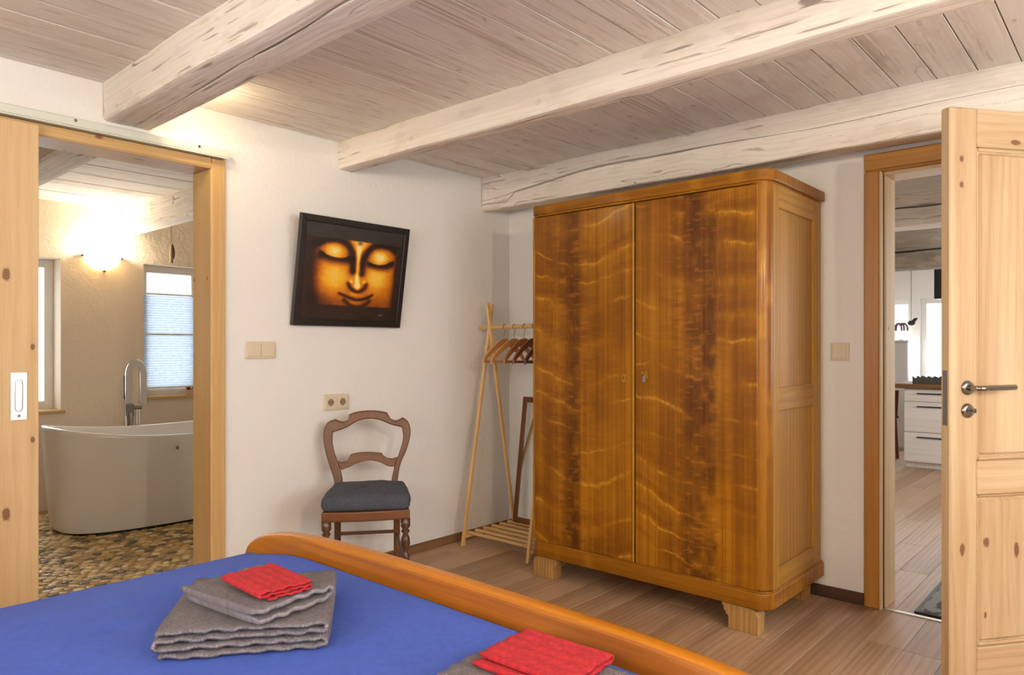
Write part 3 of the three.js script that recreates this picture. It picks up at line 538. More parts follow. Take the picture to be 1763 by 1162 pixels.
// folded cloth: a sheet of thickness t laid to and fro along a path, depth d across
function ribbon(path, d, t, seed, amp, nz = 22) {
  const n = path.length, P = [], UV = [], I = []; let len = 0; const M = nz + 1;
  const grid = (side) => {
    const base = P.length / 3; len = 0;
    for (let i = 0; i < n; i++) {
      const a = path[Math.max(0, i - 1)], b = path[Math.min(n - 1, i + 1)], tx = b[0] - a[0], ty = b[1] - a[1], tl = Math.hypot(tx, ty) || 1;
      if (i) len += Math.hypot(path[i][0] - path[i - 1][0], path[i][1] - path[i - 1][1]);
      const nx = -ty / tl, ny = tx / tl;
      for (let k = 0; k <= nz; k++) {
        const z = (k / nz - 0.5), hk = path[i][1], e = Math.pow(Math.abs(z) * 2, 6);
        const w = amp * (fbm(path[i][0] * 9, z * d * 9, seed, 3) - 0.5) * 2 * clamp(hk / 0.03), ez = 0.006 * (fbm(path[i][0] * 16 + hk * 60, 2, seed + 5, 2) - 0.5) * 2 * e;
        const ripple = 0.16 * t * Math.sin(path[i][0] * 130 + hk * 300 + seed) * e * (0.3 + fbm(path[i][0] * 12, hk * 50, seed + 8, 2));
        const th = t * (1 - 0.45 * e) / 2 * side;
        P.push(path[i][0] + nx * th, hk + ny * th + w + ripple, z * d + ez * Math.sign(z)); UV.push(len / 0.25, (k / nz) * d / 0.25);
      }
    }
    return base;
  };
  const A = grid(1), B = grid(-1);
  for (let i = 0; i < n - 1; i++) for (let k = 0; k < nz; k++) { const a = i * M + k; I.push(A + a, A + a + 1, A + a + M, A + a + 1, A + a + M + 1, A + a + M, B + a, B + a + M, B + a + 1, B + a + 1, B + a + M, B + a + M + 1); }
  for (let i = 0; i < n - 1; i++) for (const [k, f] of [[0, 0], [nz, 1]]) { const a = i * M + k, q = [A + a, A + a + M, B + a, B + a + M]; f ? I.push(q[0], q[2], q[1], q[1], q[2], q[3]) : I.push(q[0], q[1], q[2], q[1], q[3], q[2]); }
  for (let k = 0; k < nz; k++) for (const [i, f] of [[0, 1], [n - 1, 0]]) { const a = i * M + k, q = [A + a, A + a + 1, B + a, B + a + 1]; f ? I.push(q[0], q[2], q[1], q[1], q[2], q[3]) : I.push(q[0], q[1], q[2], q[1], q[3], q[2]); }
  const g = new THREE.BufferGeometry(); g.setAttribute('position', new THREE.Float32BufferAttribute(P, 3)); g.setAttribute('uv', new THREE.Float32BufferAttribute(UV, 2)); g.setIndex(I); g.computeVertexNormals(); return g;
}
function serpentine(L, layers, pitch, t, seed) {
  const r = rngOf(seed), out = []; let dir = 1;
  const ends = []; for (let j = 0; j <= layers; j++) ends.push([r() * 0.018, L - r() * 0.02]);
  for (let j = 0; j < layers; j++) {
    const y = t / 2 + j * pitch, a = dir > 0 ? (j ? ends[j - 1][0] : ends[j][0]) : (ends[j - 1][1]), b = dir > 0 ? ends[j][1] : ends[j][0], ra = pitch / 2;
    for (let k = 0; k <= 24; k++) out.push([lerp(a, b, k / 24), y + 0.0012 * Math.sin(k * 1.3 + j * 2)]);
    if (j < layers - 1) for (let k = 1; k < 8; k++) { const th = k / 8 * Math.PI; out.push([b + dir * ra * 1.3 * Math.sin(th), y + ra - ra * Math.cos(th)]); }
    dir = -dir;
  }
  return out;
}
const E1 = [0.797, 0.604];   // the towels' front edges run this way on the bed (x, z)
const turnOf = Math.atan2(-E1[1], E1[0]);
function towel(name, label, cx, y, cz, L, D, layers, pitch, t, mat, turn, seed, amp = 0.004, parts) {
  const path = serpentine(L, layers, pitch, t, seed).map(([x, yy]) => [x - L / 2, yy]);
  const m = one(name, label, 'towel', ribbon(path, D, t, seed, amp), mat); m.position.set(cx, y, cz); m.rotation.y = turn; return m;
}
const BEDTOP = 0.5965;
towel('bath_towel', 'large grey folded bath towel lying on the blue sheet', -2.785, BEDTOP, 1.751, 0.325, 0.335, 4, 0.0150, 0.0130, greyTerry, turnOf, 401, 0.003);
towel('hand_towel', 'smaller grey folded towel between the bath towel and the red cloth', -2.806, BEDTOP + 0.0605, 1.785, 0.195, 0.25, 2, 0.0205, 0.0160, greyTerry, 0.117, 407, 0.002);
towel('washcloth', 'red folded washcloth on top of the two grey towels', -2.795, BEDTOP + 0.0995, 1.824, 0.125, 0.172, 3, 0.0075, 0.0068, redTerry, -0.04, 411, 0.0012);
towel('bath_towel', 'grey folded bath towel under the red cloth at the picture edge', -2.625, BEDTOP, 2.43, 0.205, 0.29, 3, 0.0150, 0.0130, greyTerry, 0.05, 421, 0.002);
towel('washcloth', 'red folded washcloth on the towel at the bottom picture edge', -2.607, BEDTOP + 0.046, 2.415, 0.165, 0.19, 2, 0.010, 0.0085, redTerry, 0.06, 427, 0.004);

// ---------------------------------------------------------------- chair with cushion
{
  const yaw = -0.66; // faces the viewer
  const t = thing('side_chair', 'antique balloon-back wooden chair against the white wall', 'chair', [-1.468, 0, 0.392], yaw);
  const k = 0.000686, X = (x) => (x - 385) * k, Y = (y) => 0.494 + (590 - y) * k, Z0 = -0.205;
  const cv = (a) => a.map(([x, y]) => [X(x), Y(y)]);
  const outer = [...spline(cv([[152, 600], [140, 520], [100, 400], [72, 290], [64, 210], [76, 150], [104, 112], [150, 95]]), 30), ...spline(cv([[155, 94], [180, 108], [215, 112], [246, 100]]), 10), ...spline(cv([[250, 62], [300, 44], [400, 34], [480, 40], [530, 52]]), 16), ...spline(cv([[555, 96], [590, 112], [620, 104], [640, 92]]), 10), ...spline(cv([[650, 92], [685, 120], [704, 180], [700, 240], [670, 340], [630, 430], [612, 520], [604, 600]]), 30)];
  const inner = [...spline(cv([[560, 600], [564, 540], [590, 430], [630, 320], [648, 240], [640, 165]]), 24), ...spline(cv([[630, 160], [560, 142], [480, 108], [400, 95], [320, 108], [230, 158], [150, 185]]), 24), ...spline(cv([[134, 190], [132, 260], [150, 350], [180, 430], [204, 520], [210, 600]]), 24)];
  const s = shp([...outer, ...inner]);
  const bend = (g) => { const p = g.attributes.position; for (let i = 0; i < p.count; i++) { const y = p.getY(i) - 0.46; p.setZ(i, p.getZ(i) - 0.12 * y); } g.computeVertexNormals(); return g; };
  obj('back_frame', wuv(bend(extrude(s, 0.026, 0.007, 3).translate(0, 0, Z0)), 1, 0.3, 0.6), chairWood, t);
  const rail = shp([...spline(cv([[160, 398], [200, 408], [238, 398], [262, 358]]), 10), ...spline(cv([[270, 352], [320, 343], [400, 340], [490, 350]]), 12), ...spline(cv([[502, 368], [530, 386], [570, 392], [606, 382]]), 10), ...spline(cv([[586, 452], [540, 448], [470, 415], [390, 402], [300, 422], [250, 448], [196, 464]]), 20)]);
  obj('back_rail', wuv(bend(extrude(rail, 0.018, 0.004, 2).translate(0, 0, Z0 + 0.003)), 0, 0.3, 0.6), chairWood, t);
  // seat rail: trapezoid frame with a bowed front
  const seat = shp([...spline([[-0.198, 0.19], [-0.1, 0.206], [0, 0.210], [0.1, 0.206], [0.198, 0.19]], 16), [0.165, -0.20], [-0.165, -0.20]]);
  const sg = extrude(seat, 0.045, 0.006); sg.rotateX(Math.PI / 2); sg.translate(0, 0.455, 0);
  obj('seat', wuv(sg, 0, 0.3, 0.6), chairWood, t);
  for (const sx of [-1, 1]) {
    obj('leg', lathe([[0.0005, 0.0005], [0.013, 0.0005], [0.018, 0.02], [0.019, 0.17], [0.021, 0.215], [0.016, 0.226], [0.022, 0.236], [0.012, 0.25], [0.013, 0.265], [0.022, 0.292], [0.019, 0.32], [0.011, 0.338], [0.021, 0.350], [0.013, 0.360], [0.022, 0.372], [0.022, 0.41], [0.0005, 0.41]], 20).translate(sx * 0.178, 0, 0.168), chairDark, t);
    obj('leg', bar([sx * 0.15, 0.0005, -0.235], [sx * 0.147, 0.43, -0.195], 0.032, 0.030, 0.004), chairWood, t);
    obj('stretcher', rod([sx * 0.176, 0.20, 0.165], [sx * 0.149, 0.245, -0.212], 0.009, 12), chairDark, t);
  }
  obj('stretcher', rod([-0.149, 0.255, -0.212], [0.149, 0.255, -0.212], 0.009, 12), chairWood, t);
  const c = roundBox(0.40, 0.068, 0.385, 0.028, 40, 8, 36), p = c.attributes.position;
  for (let i = 0; i < p.count; i++) {
    let x = p.getX(i), y = p.getY(i), z = p.getZ(i); const top = sstep(-0.02, 0.025, y), b = 1 - Math.pow(Math.abs(x) / 0.20, 3), e = 1 - Math.pow(Math.abs(z) / 0.1925, 3);
    const crease = Math.exp(-Math.pow((x + z * 0.45 - 0.0) / 0.022, 2)) * sstep(0.19, -0.05, Math.abs(z - 0.03));
    y += top * (0.020 * clamp(b) * clamp(e) - 0.014 * crease + 0.010 * (fbm(x * 14, z * 14, 501, 3) - 0.5));
    x *= 1 - 0.10 * sstep(0.1, -0.19, z); x += 0.010 * (fbm(z * 22, y * 22, 503, 2) - 0.5); z += 0.008 * (fbm(x * 18, y * 30, 505, 2) - 0.5);
    p.setXYZ(i, x, y, z);
  }
  c.computeVertexNormals(); boxUV(c, 0, 0.4, 0.4); 
  const q = one('seat_cushion', 'dark blue-grey cushion lying on the wooden chair', 'cushion', c, navyCloth); q.rotation.y = yaw - 0.03;
  const off = V3(0.006, 0, 0.020).applyAxisAngle(V3(0, 1, 0), yaw); q.position.set(-1.468 + off.x, 0.4555 + 0.034, 0.392 + off.z);
}

// ---------------------------------------------------------------- clothes rack, hangers, mirror
{
  const t = thing('clothes_rack', 'pale wooden clothes rack with crossed legs and a slatted shelf', 'clothes rack', [-0.325, 0, 0.39]);
  const zs = [-0.262, 0.252];
  for (const z of zs) {
    obj('leg', bar([-0.228, 0.001, z - 0.011], [0.035, 1.475, z - 0.011], 0.024, 0.020, 0.004), rackWood, t);
    obj('leg', bar([0.226, 0.001, z + 0.011], [-0.035, 1.475, z + 0.011], 0.024, 0.020, 0.004), rackWood, t);
    obj('shelf_bearer', bar([-0.215, 0.062, z + (z < 0 ? 0.012 : -0.012) * 0], [0.213, 0.062, z], 0.020, 0.022, 0.002), rackWood, t);
  }
  obj('hanging_rail', rod([0, 1.325, -0.345], [0, 1.325, 0.345], 0.0125, 16), rackWood, t);
  for (let i = 0; i < 6; i++) { const x = -0.185 + i * 0.074; obj('slat', wuv(bx(x - 0.015, x + 0.015, 0.074, 0.086, -0.275, 0.265, 0.002), 2), rackWood, t); }

  const hanger = (mat, label, z, tilt, wide, hookMat) => {
    const g = thing('coat_hanger', label, 'hanger', [-0.325, 1.325, 0.39 + z], tilt, 'wooden coat hangers on the clothes rack');
    const arch = spline([[-wide, -0.195], [-wide * 0.86, -0.163], [-0.06, -0.085], [0, -0.070], [0.06, -0.085], [wide * 0.86, -0.163], [wide, -0.195]], 40), low = spline([[wide, -0.222], [wide * 0.86, -0.196], [0.06, -0.124], [0, -0.112], [-0.06, -0.124], [-wide * 0.86, -0.196], [-wide, -0.222]], 40);
    obj('shoulder', extrude(shp([...arch, ...low]), 0.014, 0.004).translate(0, 0, -0.007), mat, g);
    obj('trouser_bar', rod([-wide * 0.94, -0.210, 0], [wide * 0.94, -0.210, 0], 0.0065, 10), mat, g);
    const hk = []; for (let a = 0; a <= 16; a++) { const th = lerp(-0.35, Math.PI * 1.25, a / 16); hk.push([0.0155 * Math.cos(Math.PI - th) * -1, 0.0008 + 0.0155 * Math.sin(Math.PI - th), 0]); }
    obj('hook', tube([...hk.reverse(), [0.004, -0.035, 0], [0, -0.055, 0], [0, -0.08, 0]], 0.002, 50, 6), hookMat, g);
    return g;
  };
  hanger(hangerWood[0], 'pale wooden coat hanger nearest the white wall', -0.14, 0.14, 0.225, steel);
  hanger(hangerWood[0], 'light brown coat hanger second from the white wall', -0.06, 0.06, 0.22, steel);
  hanger(hangerWood[1], 'mid-brown wooden coat hanger in the middle of the rail', 0.02, 0.1, 0.205, steel);
  hanger(hangerWood[2], 'dark brown coat hanger in front of the wardrobe edge', 0.09, 0.12, 0.21, steel);
  const last = hanger(hangerWood[3], 'darkest coat hanger with the black hook, closest to the wardrobe', 0.18, 0.08, 0.20, blackMetal);

  const m = thing('framed_mirror', 'brown wood-framed mirror leaning behind the clothes rack', 'mirror', [-0.150, 0.0865, 0.378]);
  m.rotation.z = -Math.atan(0.105 / 0.79);
  const H = 0.80, W = 0.42, b = 0.036;
  for (const [y0, y1, z0, z1] of [[0, H, -W / 2, -W / 2 + b], [0, H, W / 2 - b, W / 2]]) obj('frame_bar', wuv(bx(-0.012, 0.012, y0, y1, z0, z1, 0.004), 1, 0.3, 0.9), mirrorFrame, m);
  for (const [y0, y1] of [[0, b], [H - b, H]]) obj('frame_bar', wuv(bx(-0.012, 0.012, y0, y1, -W / 2 + b, W / 2 - b, 0.004), 2, 0.3, 0.9), mirrorFrame, m);
  obj('mirror_glass', bx(-0.006, 0.006, b - 0.005, H - b + 0.005, -W / 2 + b - 0.005, W / 2 - b + 0.005, 0.001), std({ color: '#e9eef0', metalness: 1, roughness: 0.03 }), m);
}

// ---------------------------------------------------------------- open pine door with lever handle
{
  const t = thing('door_leaf', 'pale knotty pine panel door standing ajar', 'door', [-0.741, 0, 2.697], -Math.atan2(0.543, 0.741));
  const T = 0.04, L = 0.917, M = pinePale;
  obj('stile', wuv(bx(0, 0.112, 0.010, 2.03, -T, 0, 0.004), 1), M[0], t);
  obj('stile', wuv(bx(L - 0.112, L, 0.010, 2.03, -T, 0, 0.004), 1), M[0], t);
  for (const [y0, y1] of [[1.898, 2.03], [0.687, 0.805], [0.010, 0.155]]) obj('rail', wuv(bx(0.1125, L - 0.1125, y0, y1, -T + 0.0005, -0.0005, 0.003), 0), M[1], t);
  for (const [y0, y1] of [[0.805, 1.898], [0.155, 0.687]]) obj('mullion', wuv(bx(0.409, 0.508, y0 + 0.0005, y1 - 0.0005, -T + 0.0005, -0.0005, 0.003), 1), M[0], t);
  for (const [s0, s1] of [[0.1125, 0.409], [0.508, L - 0.1125]]) for (const [y0, y1] of [[0.805, 1.898], [0.155, 0.687]]) {
    const p = obj('panel', [wuv(bx(s0, s1, y0, y1, -0.028, -0.016, 0.001), 1), wuv(cbox(s1 - s0 - 0.036, y1 - y0 - 0.036, 0.028, (s0 + s1) / 2, (y0 + y1) / 2, -0.021, 0.009), 1)], M[1], t);
    const e = 0.012; obj('moulding', [bx(s0, s0 + e, y0, y1, -0.030, -0.007, 0.005), bx(s1 - e, s1, y0, y1, -0.030, -0.007, 0.005)].map((g) => wuv(g, 1)).concat([bx(s0 + e, s1 - e, y0, y0 + e, -0.030, -0.007, 0.005), bx(s0 + e, s1 - e, y1 - e, y1, -0.030, -0.007, 0.005)].map((g) => wuv(g, 0))), M[0], p);
  }
  const rose = (y) => lathe([[0.0005, 0.011], [0.016, 0.0105], [0.0225, 0.008], [0.0255, 0.003], [0.0255, 0.0002]], 32).rotateX(Math.PI / 2).translate(0.071, y, 0);
  const h = obj('lever_handle', [rod([0.071, 1.06, 0.009], [0.071, 1.06, 0.046], 0.0095, 16), tube([[0.071, 1.06, 0.040], [0.080, 1.06, 0.050], [0.105, 1.061, 0.052], [0.16, 1.062, 0.052], [0.215, 1.063, 0.052]], 0.0095, 40, 14), rod([0.214, 1.063, 0.052], [0.2155, 1.063, 0.052], 0.0094, 14)], steel, t);
  obj('rosette', rose(1.06), steel, h);
  const k = obj('key_rosette', rose(0.981), steel, t);
  obj('key', [rod([0.071, 0.983, 0.010], [0.071, 0.983, 0.034], 0.0035, 10), bx(0.066, 0.076, 0.975, 0.991, 0.030, 0.034, 0.001)], steel, k);
  obj('latch_plate', bx(-0.0012, 0.0005, 0.93, 1.12, -0.030, -0.010, 0.0004), steel, t);
  for (const y of [0.25, 1.75]) obj('hinge', rod([L + 0.004, y - 0.045, -0.004], [L + 0.004, y + 0.045, -0.004], 0.006, 12), steel, t);
}

// ---------------------------------------------------------------- bathroom
{
  const bf = structG('floor_bathroom', 'pebble mosaic floor of the bathroom');
  const cream = plaster.clone(); cream.color = new THREE.Color('#eadac4');
  obj('grout', bx(-3.6, 0.0, -0.06, 0.001, -2.85, 0.0, 0).translate(0, 0, 0), std({ color: '#a88a58', roughness: 0.9 }), bf);
  const r = rngOf(601), gs = [], mats = ['#c9a663', '#bb954f', '#d6bc86', '#a88a56', '#7d6848', '#b59a66', '#5f5242', '#dcc79a'].map((c) => phy({ color: c, roughness: 0.45, clearcoat: 0.25 }));
  for (let k = 0; k < 6; k++) {
    const g = clean(new THREE.SphereGeometry(1, 8, 3, 0, Math.PI * 2, 0, Math.PI / 2)), p = g.attributes.position;
    for (let i = 0; i < p.count; i++) { const a = Math.atan2(p.getZ(i), p.getX(i)), q = 1 + 0.14 * Math.sin(2 * a + k) + 0.09 * Math.sin(3 * a + 2 * k); p.setXYZ(i, p.getX(i) * q, Math.pow(Math.max(0, p.getY(i)), 0.6), p.getZ(i) * q); }
    g.computeVertexNormals(); gs.push(g);
  }
  const spots = [];
  for (let j = 0; j * 0.043 < 2.6; j++) for (let i = 0; i * 0.056 < 2.1; i++) {
    const x = -2.95 + i * 0.056 + (j % 2) * 0.028 + (r() - 0.5) * 0.016, z = -0.19 - j * 0.043 + (r() - 0.5) * 0.012;
    spots.push({ x, z, a: (r() - 0.5) * 1.4, s: 0.024 + r() * 0.005, q: 0.64 + r() * 0.14, h: 0.006 + r() * 0.004, g: Math.floor(r() * 6), m: Math.floor(r() * 8), see: x > -2.6 && x < -1.25 && z < -0.85 && z > -1.75 ? 0 : 1 });
  }
  spots.sort((a, b) => a.see - b.see || Math.hypot(a.x + 3.588, a.z - 3.212) - Math.hypot(b.x + 3.588, b.z - 3.212));
  const near = spots.slice(0, 300), rest = spots.slice(300);
  for (const s of near) { const m = obj('pebble', gs[s.g], mats[s.m], bf); m.position.set(s.x, 0.0008, s.z); m.rotation.y = s.a; m.scale.set(s.s, s.h, s.s * s.q); }
  const im = new THREE.InstancedMesh(gs[0], phy({ color: '#ffffff', roughness: 0.45, clearcoat: 0.25 }), rest.length), M = new THREE.Matrix4();
  rest.forEach((s, i) => { M.compose(V3(s.x, 0.0008, s.z), new THREE.Quaternion().setFromAxisAngle(V3(0, 1, 0), s.a), V3(s.s, s.h, s.s * s.q)); im.setMatrixAt(i, M); im.setColorAt(i, mats[s.m].color); });
  im.name = 'pebbles'; im.userData.kind = 'stuff'; im.castShadow = im.receiveShadow = true; bf.add(im);

  struct('wall_bathroom_back', 'bathroom wall with the lamp and the two windows', [
    bx(-3.75, -2.42, -0.05, 2.6, -3.1, -2.85, 0), bx(-2.42, -1.825, -0.05, 0.735, -3.1, -2.85, 0), bx(-2.42, -1.825, 1.862, 2.6, -3.1, -2.85, 0), bx(-1.825, -1.235, -0.05, 2.6, -3.1, -2.85, 0),
    bx(-1.235, -0.75, -0.05, 0.80, -3.1, -2.85, 0), bx(-1.235, -0.75, 1.875, 2.6, -3.1, -2.85, 0), bx(-0.75, 0.15, -0.05, 2.6, -3.1, -2.85, 0)], cream);
  struct('wall_bathroom_left', 'left side wall of the bathroom', bx(-3.75, -3.6, -0.05, 2.6, -2.85, -0.16, 0), cream);
  struct('wall_bathroom_right', 'right side wall of the bathroom', bx(0.0, 0.15, -0.05, 2.6, -2.85, -0.16, 0), cream);
  const bc = structG('ceiling_bathroom', 'whitewashed board ceiling of the bathroom');
  obj('backing', bx(-3.6, 0, CEIL + 0.022, 2.36, -2.85, -0.16, 0), darkGap, bc);
  boards(bc, -3.6, 0, -2.85, -0.16, CEIL, -0.092, 97);
  trim('whitewashed bathroom ceiling beam over the bathtub', beam({ x0: -1.40, x1: -1.27, y0: 2.10, y1: 2.286, z0: -2.849, z1: -0.161, seed: 15, n: 60 }), washBeam[1]);
  trim('whitewashed bathroom ceiling beam behind the sliding door', beam({ x0: -2.5, x1: -2.31, y0: 2.12, y1: 2.286, z0: -2.849, z1: -0.161, seed: 17, n: 60 }), washBeam[0]);
  plainWindow('window_3', 'bathroom window partly hidden by the sliding door', 'x', -2.42, -1.825, 0.735, 1.862, -3.08, 0.06, false);
  plainWindow('window_4', 'bathroom window behind the pleated blind', 'x', -1.235, -0.75, 0.80, 1.875, -3.0, 0.06, false);
  one('window_sill', 'pine sill board under the bathroom window beside the sliding door', 'window sill', wuv(bx(-2.44, -1.80, 0.712, 0.736, -3.015, -2.82, 0.004), 0), pineFrame);
  one('window_sill', 'pine sill board under the blind in the bathroom', 'window sill', wuv(bx(-1.25, -0.70, 0.778, 0.802, -2.935, -2.81, 0.004), 0), pineFrame);
  // pleated blind
  const b = thing('pleated_blind', 'pale blue pleated blind in the bathroom window', 'blind', [-0.9925, 0.80, -2.92]);
  const strip = (y0, y1) => { const P = [], I = [], n = Math.round((y1 - y0) / 0.02) * 2, w = 0.225; for (let i = 0; i <= n; i++) { const y = lerp(y0, y1, i / n), z = i % 2 ? 0.009 : -0.009; P.push(-w, y, z, w, y, z); } for (let i = 0; i < n; i++) { const a = i * 2; I.push(a, a + 1, a + 2, a + 1, a + 3, a + 2); } const g = new THREE.BufferGeometry(); g.setAttribute('position', new THREE.Float32BufferAttribute(P, 3)); g.setIndex(I); const q = clean(g); q.computeVertexNormals(); return q; };
  const pleat = phy({ color: '#dfe9f2', roughness: 1, transmission: 0.45, thickness: 0, side: THREE.DoubleSide });
  obj('fabric', strip(0.075, 0.50), pleat, b); obj('fabric', strip(0.515, 0.83), pleat, b);
  for (const y of [0.068, 0.5075, 0.84]) obj('blind_rail', cbox(0.455, 0.016, 0.024, 0, y, 0, 0.003), white, b);
  for (const x of [-0.2, 0.2]) obj('cord', rod([x, 0.075, 0.0115], [x, 1.06, 0.0115], 0.0008, 6), white, b);
  const f = thing('figurine', 'small red and black figure on the sill under the blind', 'figurine', [-0.865, 0.802, -2.868]);
  obj('body', lathe([[0.0005, 0], [0.018, 0], [0.022, 0.012], [0.012, 0.035], [0.008, 0.042], [0.0005, 0.044]], 16), std({ color: '#c9a264', roughness: 0.5 }), f);
  obj('head', clean(new THREE.SphereGeometry(0.013, 14, 10)).translate(0, 0.054, 0), std({ color: '#2c2a30', roughness: 0.5 }), f);
  obj('arm', [tube([[0, 0.036, 0], [0.02, 0.046, 0.003], [0.034, 0.060, 0.006]], 0.005, 12, 8), tube([[0, 0.036, 0], [-0.016, 0.046, 0.003], [-0.024, 0.066, 0.006]], 0.005, 12, 8)], std({ color: '#b8403a', roughness: 0.5 }), f);
}
// freestanding bathtub
{
  const t = thing('bathtub', 'freestanding white oval bathtub on the pebble floor', 'bathtub', [-1.285, 0, -2.06]);
  const N = 96, A = 0.86, B = 0.405;
  const ring = (sx, sz, y, rise) => { const o = []; for (let i = 0; i < N; i++) { const th = i / N * Math.PI * 2, c = Math.cos(th), s = Math.sin(th), e = 2 / 2.9, x = Math.sign(c) * Math.pow(Math.abs(c), e), z = Math.sign(s) * Math.pow(Math.abs(s), e); o.push([x * sx, y + rise * Math.pow(Math.abs(x), 2.4), z * sz]); } return o; };
  const rows = [];
  const out = [[0.0, 0.93, 0.89, 0], [0.03, 0.945, 0.90, 0], [0.12, 0.955, 0.93, 0.01], [0.3, 0.975, 0.965, 0.03], [0.48, 0.99, 0.985, 0.06], [0.57, 1, 1, 0.075], [0.588, 0.998, 0.996, 0.078], [0.594, 0.985, 0.975, 0.078], [0.588, 0.972, 0.955, 0.078], [0.56, 0.962, 0.935, 0.075], [0.40, 0.93, 0.88, 0.045], [0.22, 0.86, 0.80, 0.02], [0.15, 0.74, 0.68, 0], [0.13, 0.45, 0.4, 0], [0.13, 0.01, 0.01, 0]];
  for (const [y, a, b, rise] of out) rows.push(ring(A * a, B * b, y + 0.022, rise));
  const P = [], I = []; rows.forEach((o) => o.forEach((p) => P.push(...p)));
  for (let j = 0; j < rows.length - 1; j++) for (let i = 0; i < N; i++) { const a = j * N + i, b = j * N + (i + 1) % N, c = a + N, d = b + N; I.push(a, c, b, b, c, d); }
  const g = new THREE.BufferGeometry(); g.setAttribute('position', new THREE.Float32BufferAttribute(P, 3)); g.setIndex(I); g.computeVertexNormals();
  obj('shell', g, enamel, t);
  const pl = []; for (const p of ring(A * 0.90, B * 0.85, 0, 0)) pl.push([p[0], p[2]]);
  obj('base', extrude(shp(pl), 0.034, 0).rotateX(Math.PI / 2).translate(0, 0.036, 0), blackMetal, t);
  obj('overflow_slot', cbox(0.07, 0.010, 0.004, -0.24, 0.535, -0.366, 0.001), steel, t);
  obj('drain', rod([0, 0.150, 0], [0, 0.156, 0], 0.03, 20), chrome, t);
  obj('clip', [cbox(0.018, 0.024, 0.012, -0.20, 0.53, 0.412, 0.004)], steel, t);
  // floor-standing mixer
  const m = thing('bath_mixer', 'chrome floor-standing bath mixer with an arched spout behind the bathtub', 'faucet', [-1.43, 0.009, -2.56]);
  obj('column', [cbox(0.050, 0.98, 0.03, -0.031, 0.492, 0, 0.004), cbox(0.11, 0.012, 0.09, -0.01, 0.006, 0, 0.003)], chrome, m);
  const arc = []; for (let a = 0; a <= 20; a++) { const th = Math.PI * (1 - a / 20); arc.push([0.022 + 0.078 * Math.cos(th), 0.985 + 0.115 * Math.sin(th)]); }
  const arcI = arc.slice().reverse().map(([x, y]) => [0.022 + (x - 0.022) * 0.36, 0.985 + (y - 0.985) * 0.6]);
  obj('spout', [extrude(shp([[-0.056, 0.80], ...arc, [0.100, 0.76], [0.05, 0.76], ...arcI, [-0.006, 0.80]]), 0.034, 0.004).translate(0, 0, -0.017)], chrome, m);
  obj('valve_body', [cbox(0.055, 0.10, 0.05, -0.022, 0.72, 0.01, 0.008), cbox(0.10, 0.026, 0.04, 0.012, 0.735, 0.012, 0.006)], steel, m);
  obj('hand_shower', [rod([-0.022, 0.53, 0.03], [-0.022, 0.70, 0.03], 0.011, 14, 0.02)], steel, m);
  obj('supply_pipe', [rod([0.03, 0.012, 0], [0.03, 0.73, 0], 0.008, 12), rod([0.05, 0.012, 0], [0.05, 0.73, 0], 0.006, 12)], chrome, m);
}
// glass bowl wall lamps: one in the bathroom, two in the unseen half of the bedroom
function bowlLamp(label, pos, turn, power, glow) {
  const t = thing('wall_lamp', label, 'wall lamp', pos, turn);
  const bowl = clean(new THREE.SphereGeometry(1, 36, 16, 0, Math.PI, Math.PI / 2, Math.PI / 2)); bowl.scale(0.135, 0.105, 0.11);
  obj('glass_bowl', [bowl, bowl.clone().scale(0.97, 0.97, 0.97)], phy({ color: '#fff3d8', roughness: 0.6, transmission: 0.4, thickness: 0, emissive: '#ffdca0', emissiveIntensity: glow, side: THREE.DoubleSide }), t);
  obj('bulb', clean(new THREE.SphereGeometry(0.028, 18, 12)).translate(0, 0.03, 0.05), std({ color: '#fff6e0', emissive: '#ffdf9f', emissiveIntensity: 6 }), t);
  obj('wall_plate', cbox(0.08, 0.08, 0.014, 0, -0.01, 0.0075, 0.003), nickel, t);
  for (const [x, y, z] of [[-0.137, 0, 0.012], [0.137, -0.004, 0.012], [0.014, -0.108, 0.012]]) obj('clip', clean(new THREE.SphereGeometry(0.012, 12, 10)).translate(x, y, z), steel, t);
  const l = new THREE.PointLight(new THREE.Color().setRGB(1, 0.88, 0.70), power, 0, 2); l.position.copy(V3(0, 0.03, 0.05).applyAxisAngle(V3(0, 1, 0), turn).add(V3(...pos))); l.castShadow = true; l.shadow.radius = 2; scene.add(l);
}
bowlLamp('lit glass bowl wall lamp on the bathroom wall', [-1.545, 1.90, -2.849], 0, 1.6, 1.2);
bowlLamp('glass bowl wall lamp beside the bedroom window', [-3.3, 1.85, 4.799], Math.PI, 8, 0.8);
bowlLamp('glass bowl wall lamp above the bed head', [-5.399, 1.85, 3.5], Math.PI / 2, 8, 0.8);
{
  const o = thing('hanging_ornament', 'small spindle-shaped ornament hanging above the bathroom window', 'ornament', [-1.08, 1.88, -2.70]);
  obj('string', rod([0, 0.16, 0], [0, 0.402, 0], 0.0022, 6), skirtDark, o);
  obj('spindle', lathe([[0.0005, 0], [0.014, 0], [0.014, 0.02], [0.010, 0.03], [0.018, 0.05], [0.016, 0.10], [0.005, 0.15], [0.0005, 0.16]], 14), std({ color: '#8a7352', roughness: 0.7 }), o);
  obj('feather', extrude(shp(spline([[0.016, 0.03], [0.026, 0.07], [0.022, 0.12], [0.006, 0.16], [0.012, 0.11], [0.014, 0.07]], 24, true)), 0.006, 0.001), skirtDark, o);
}

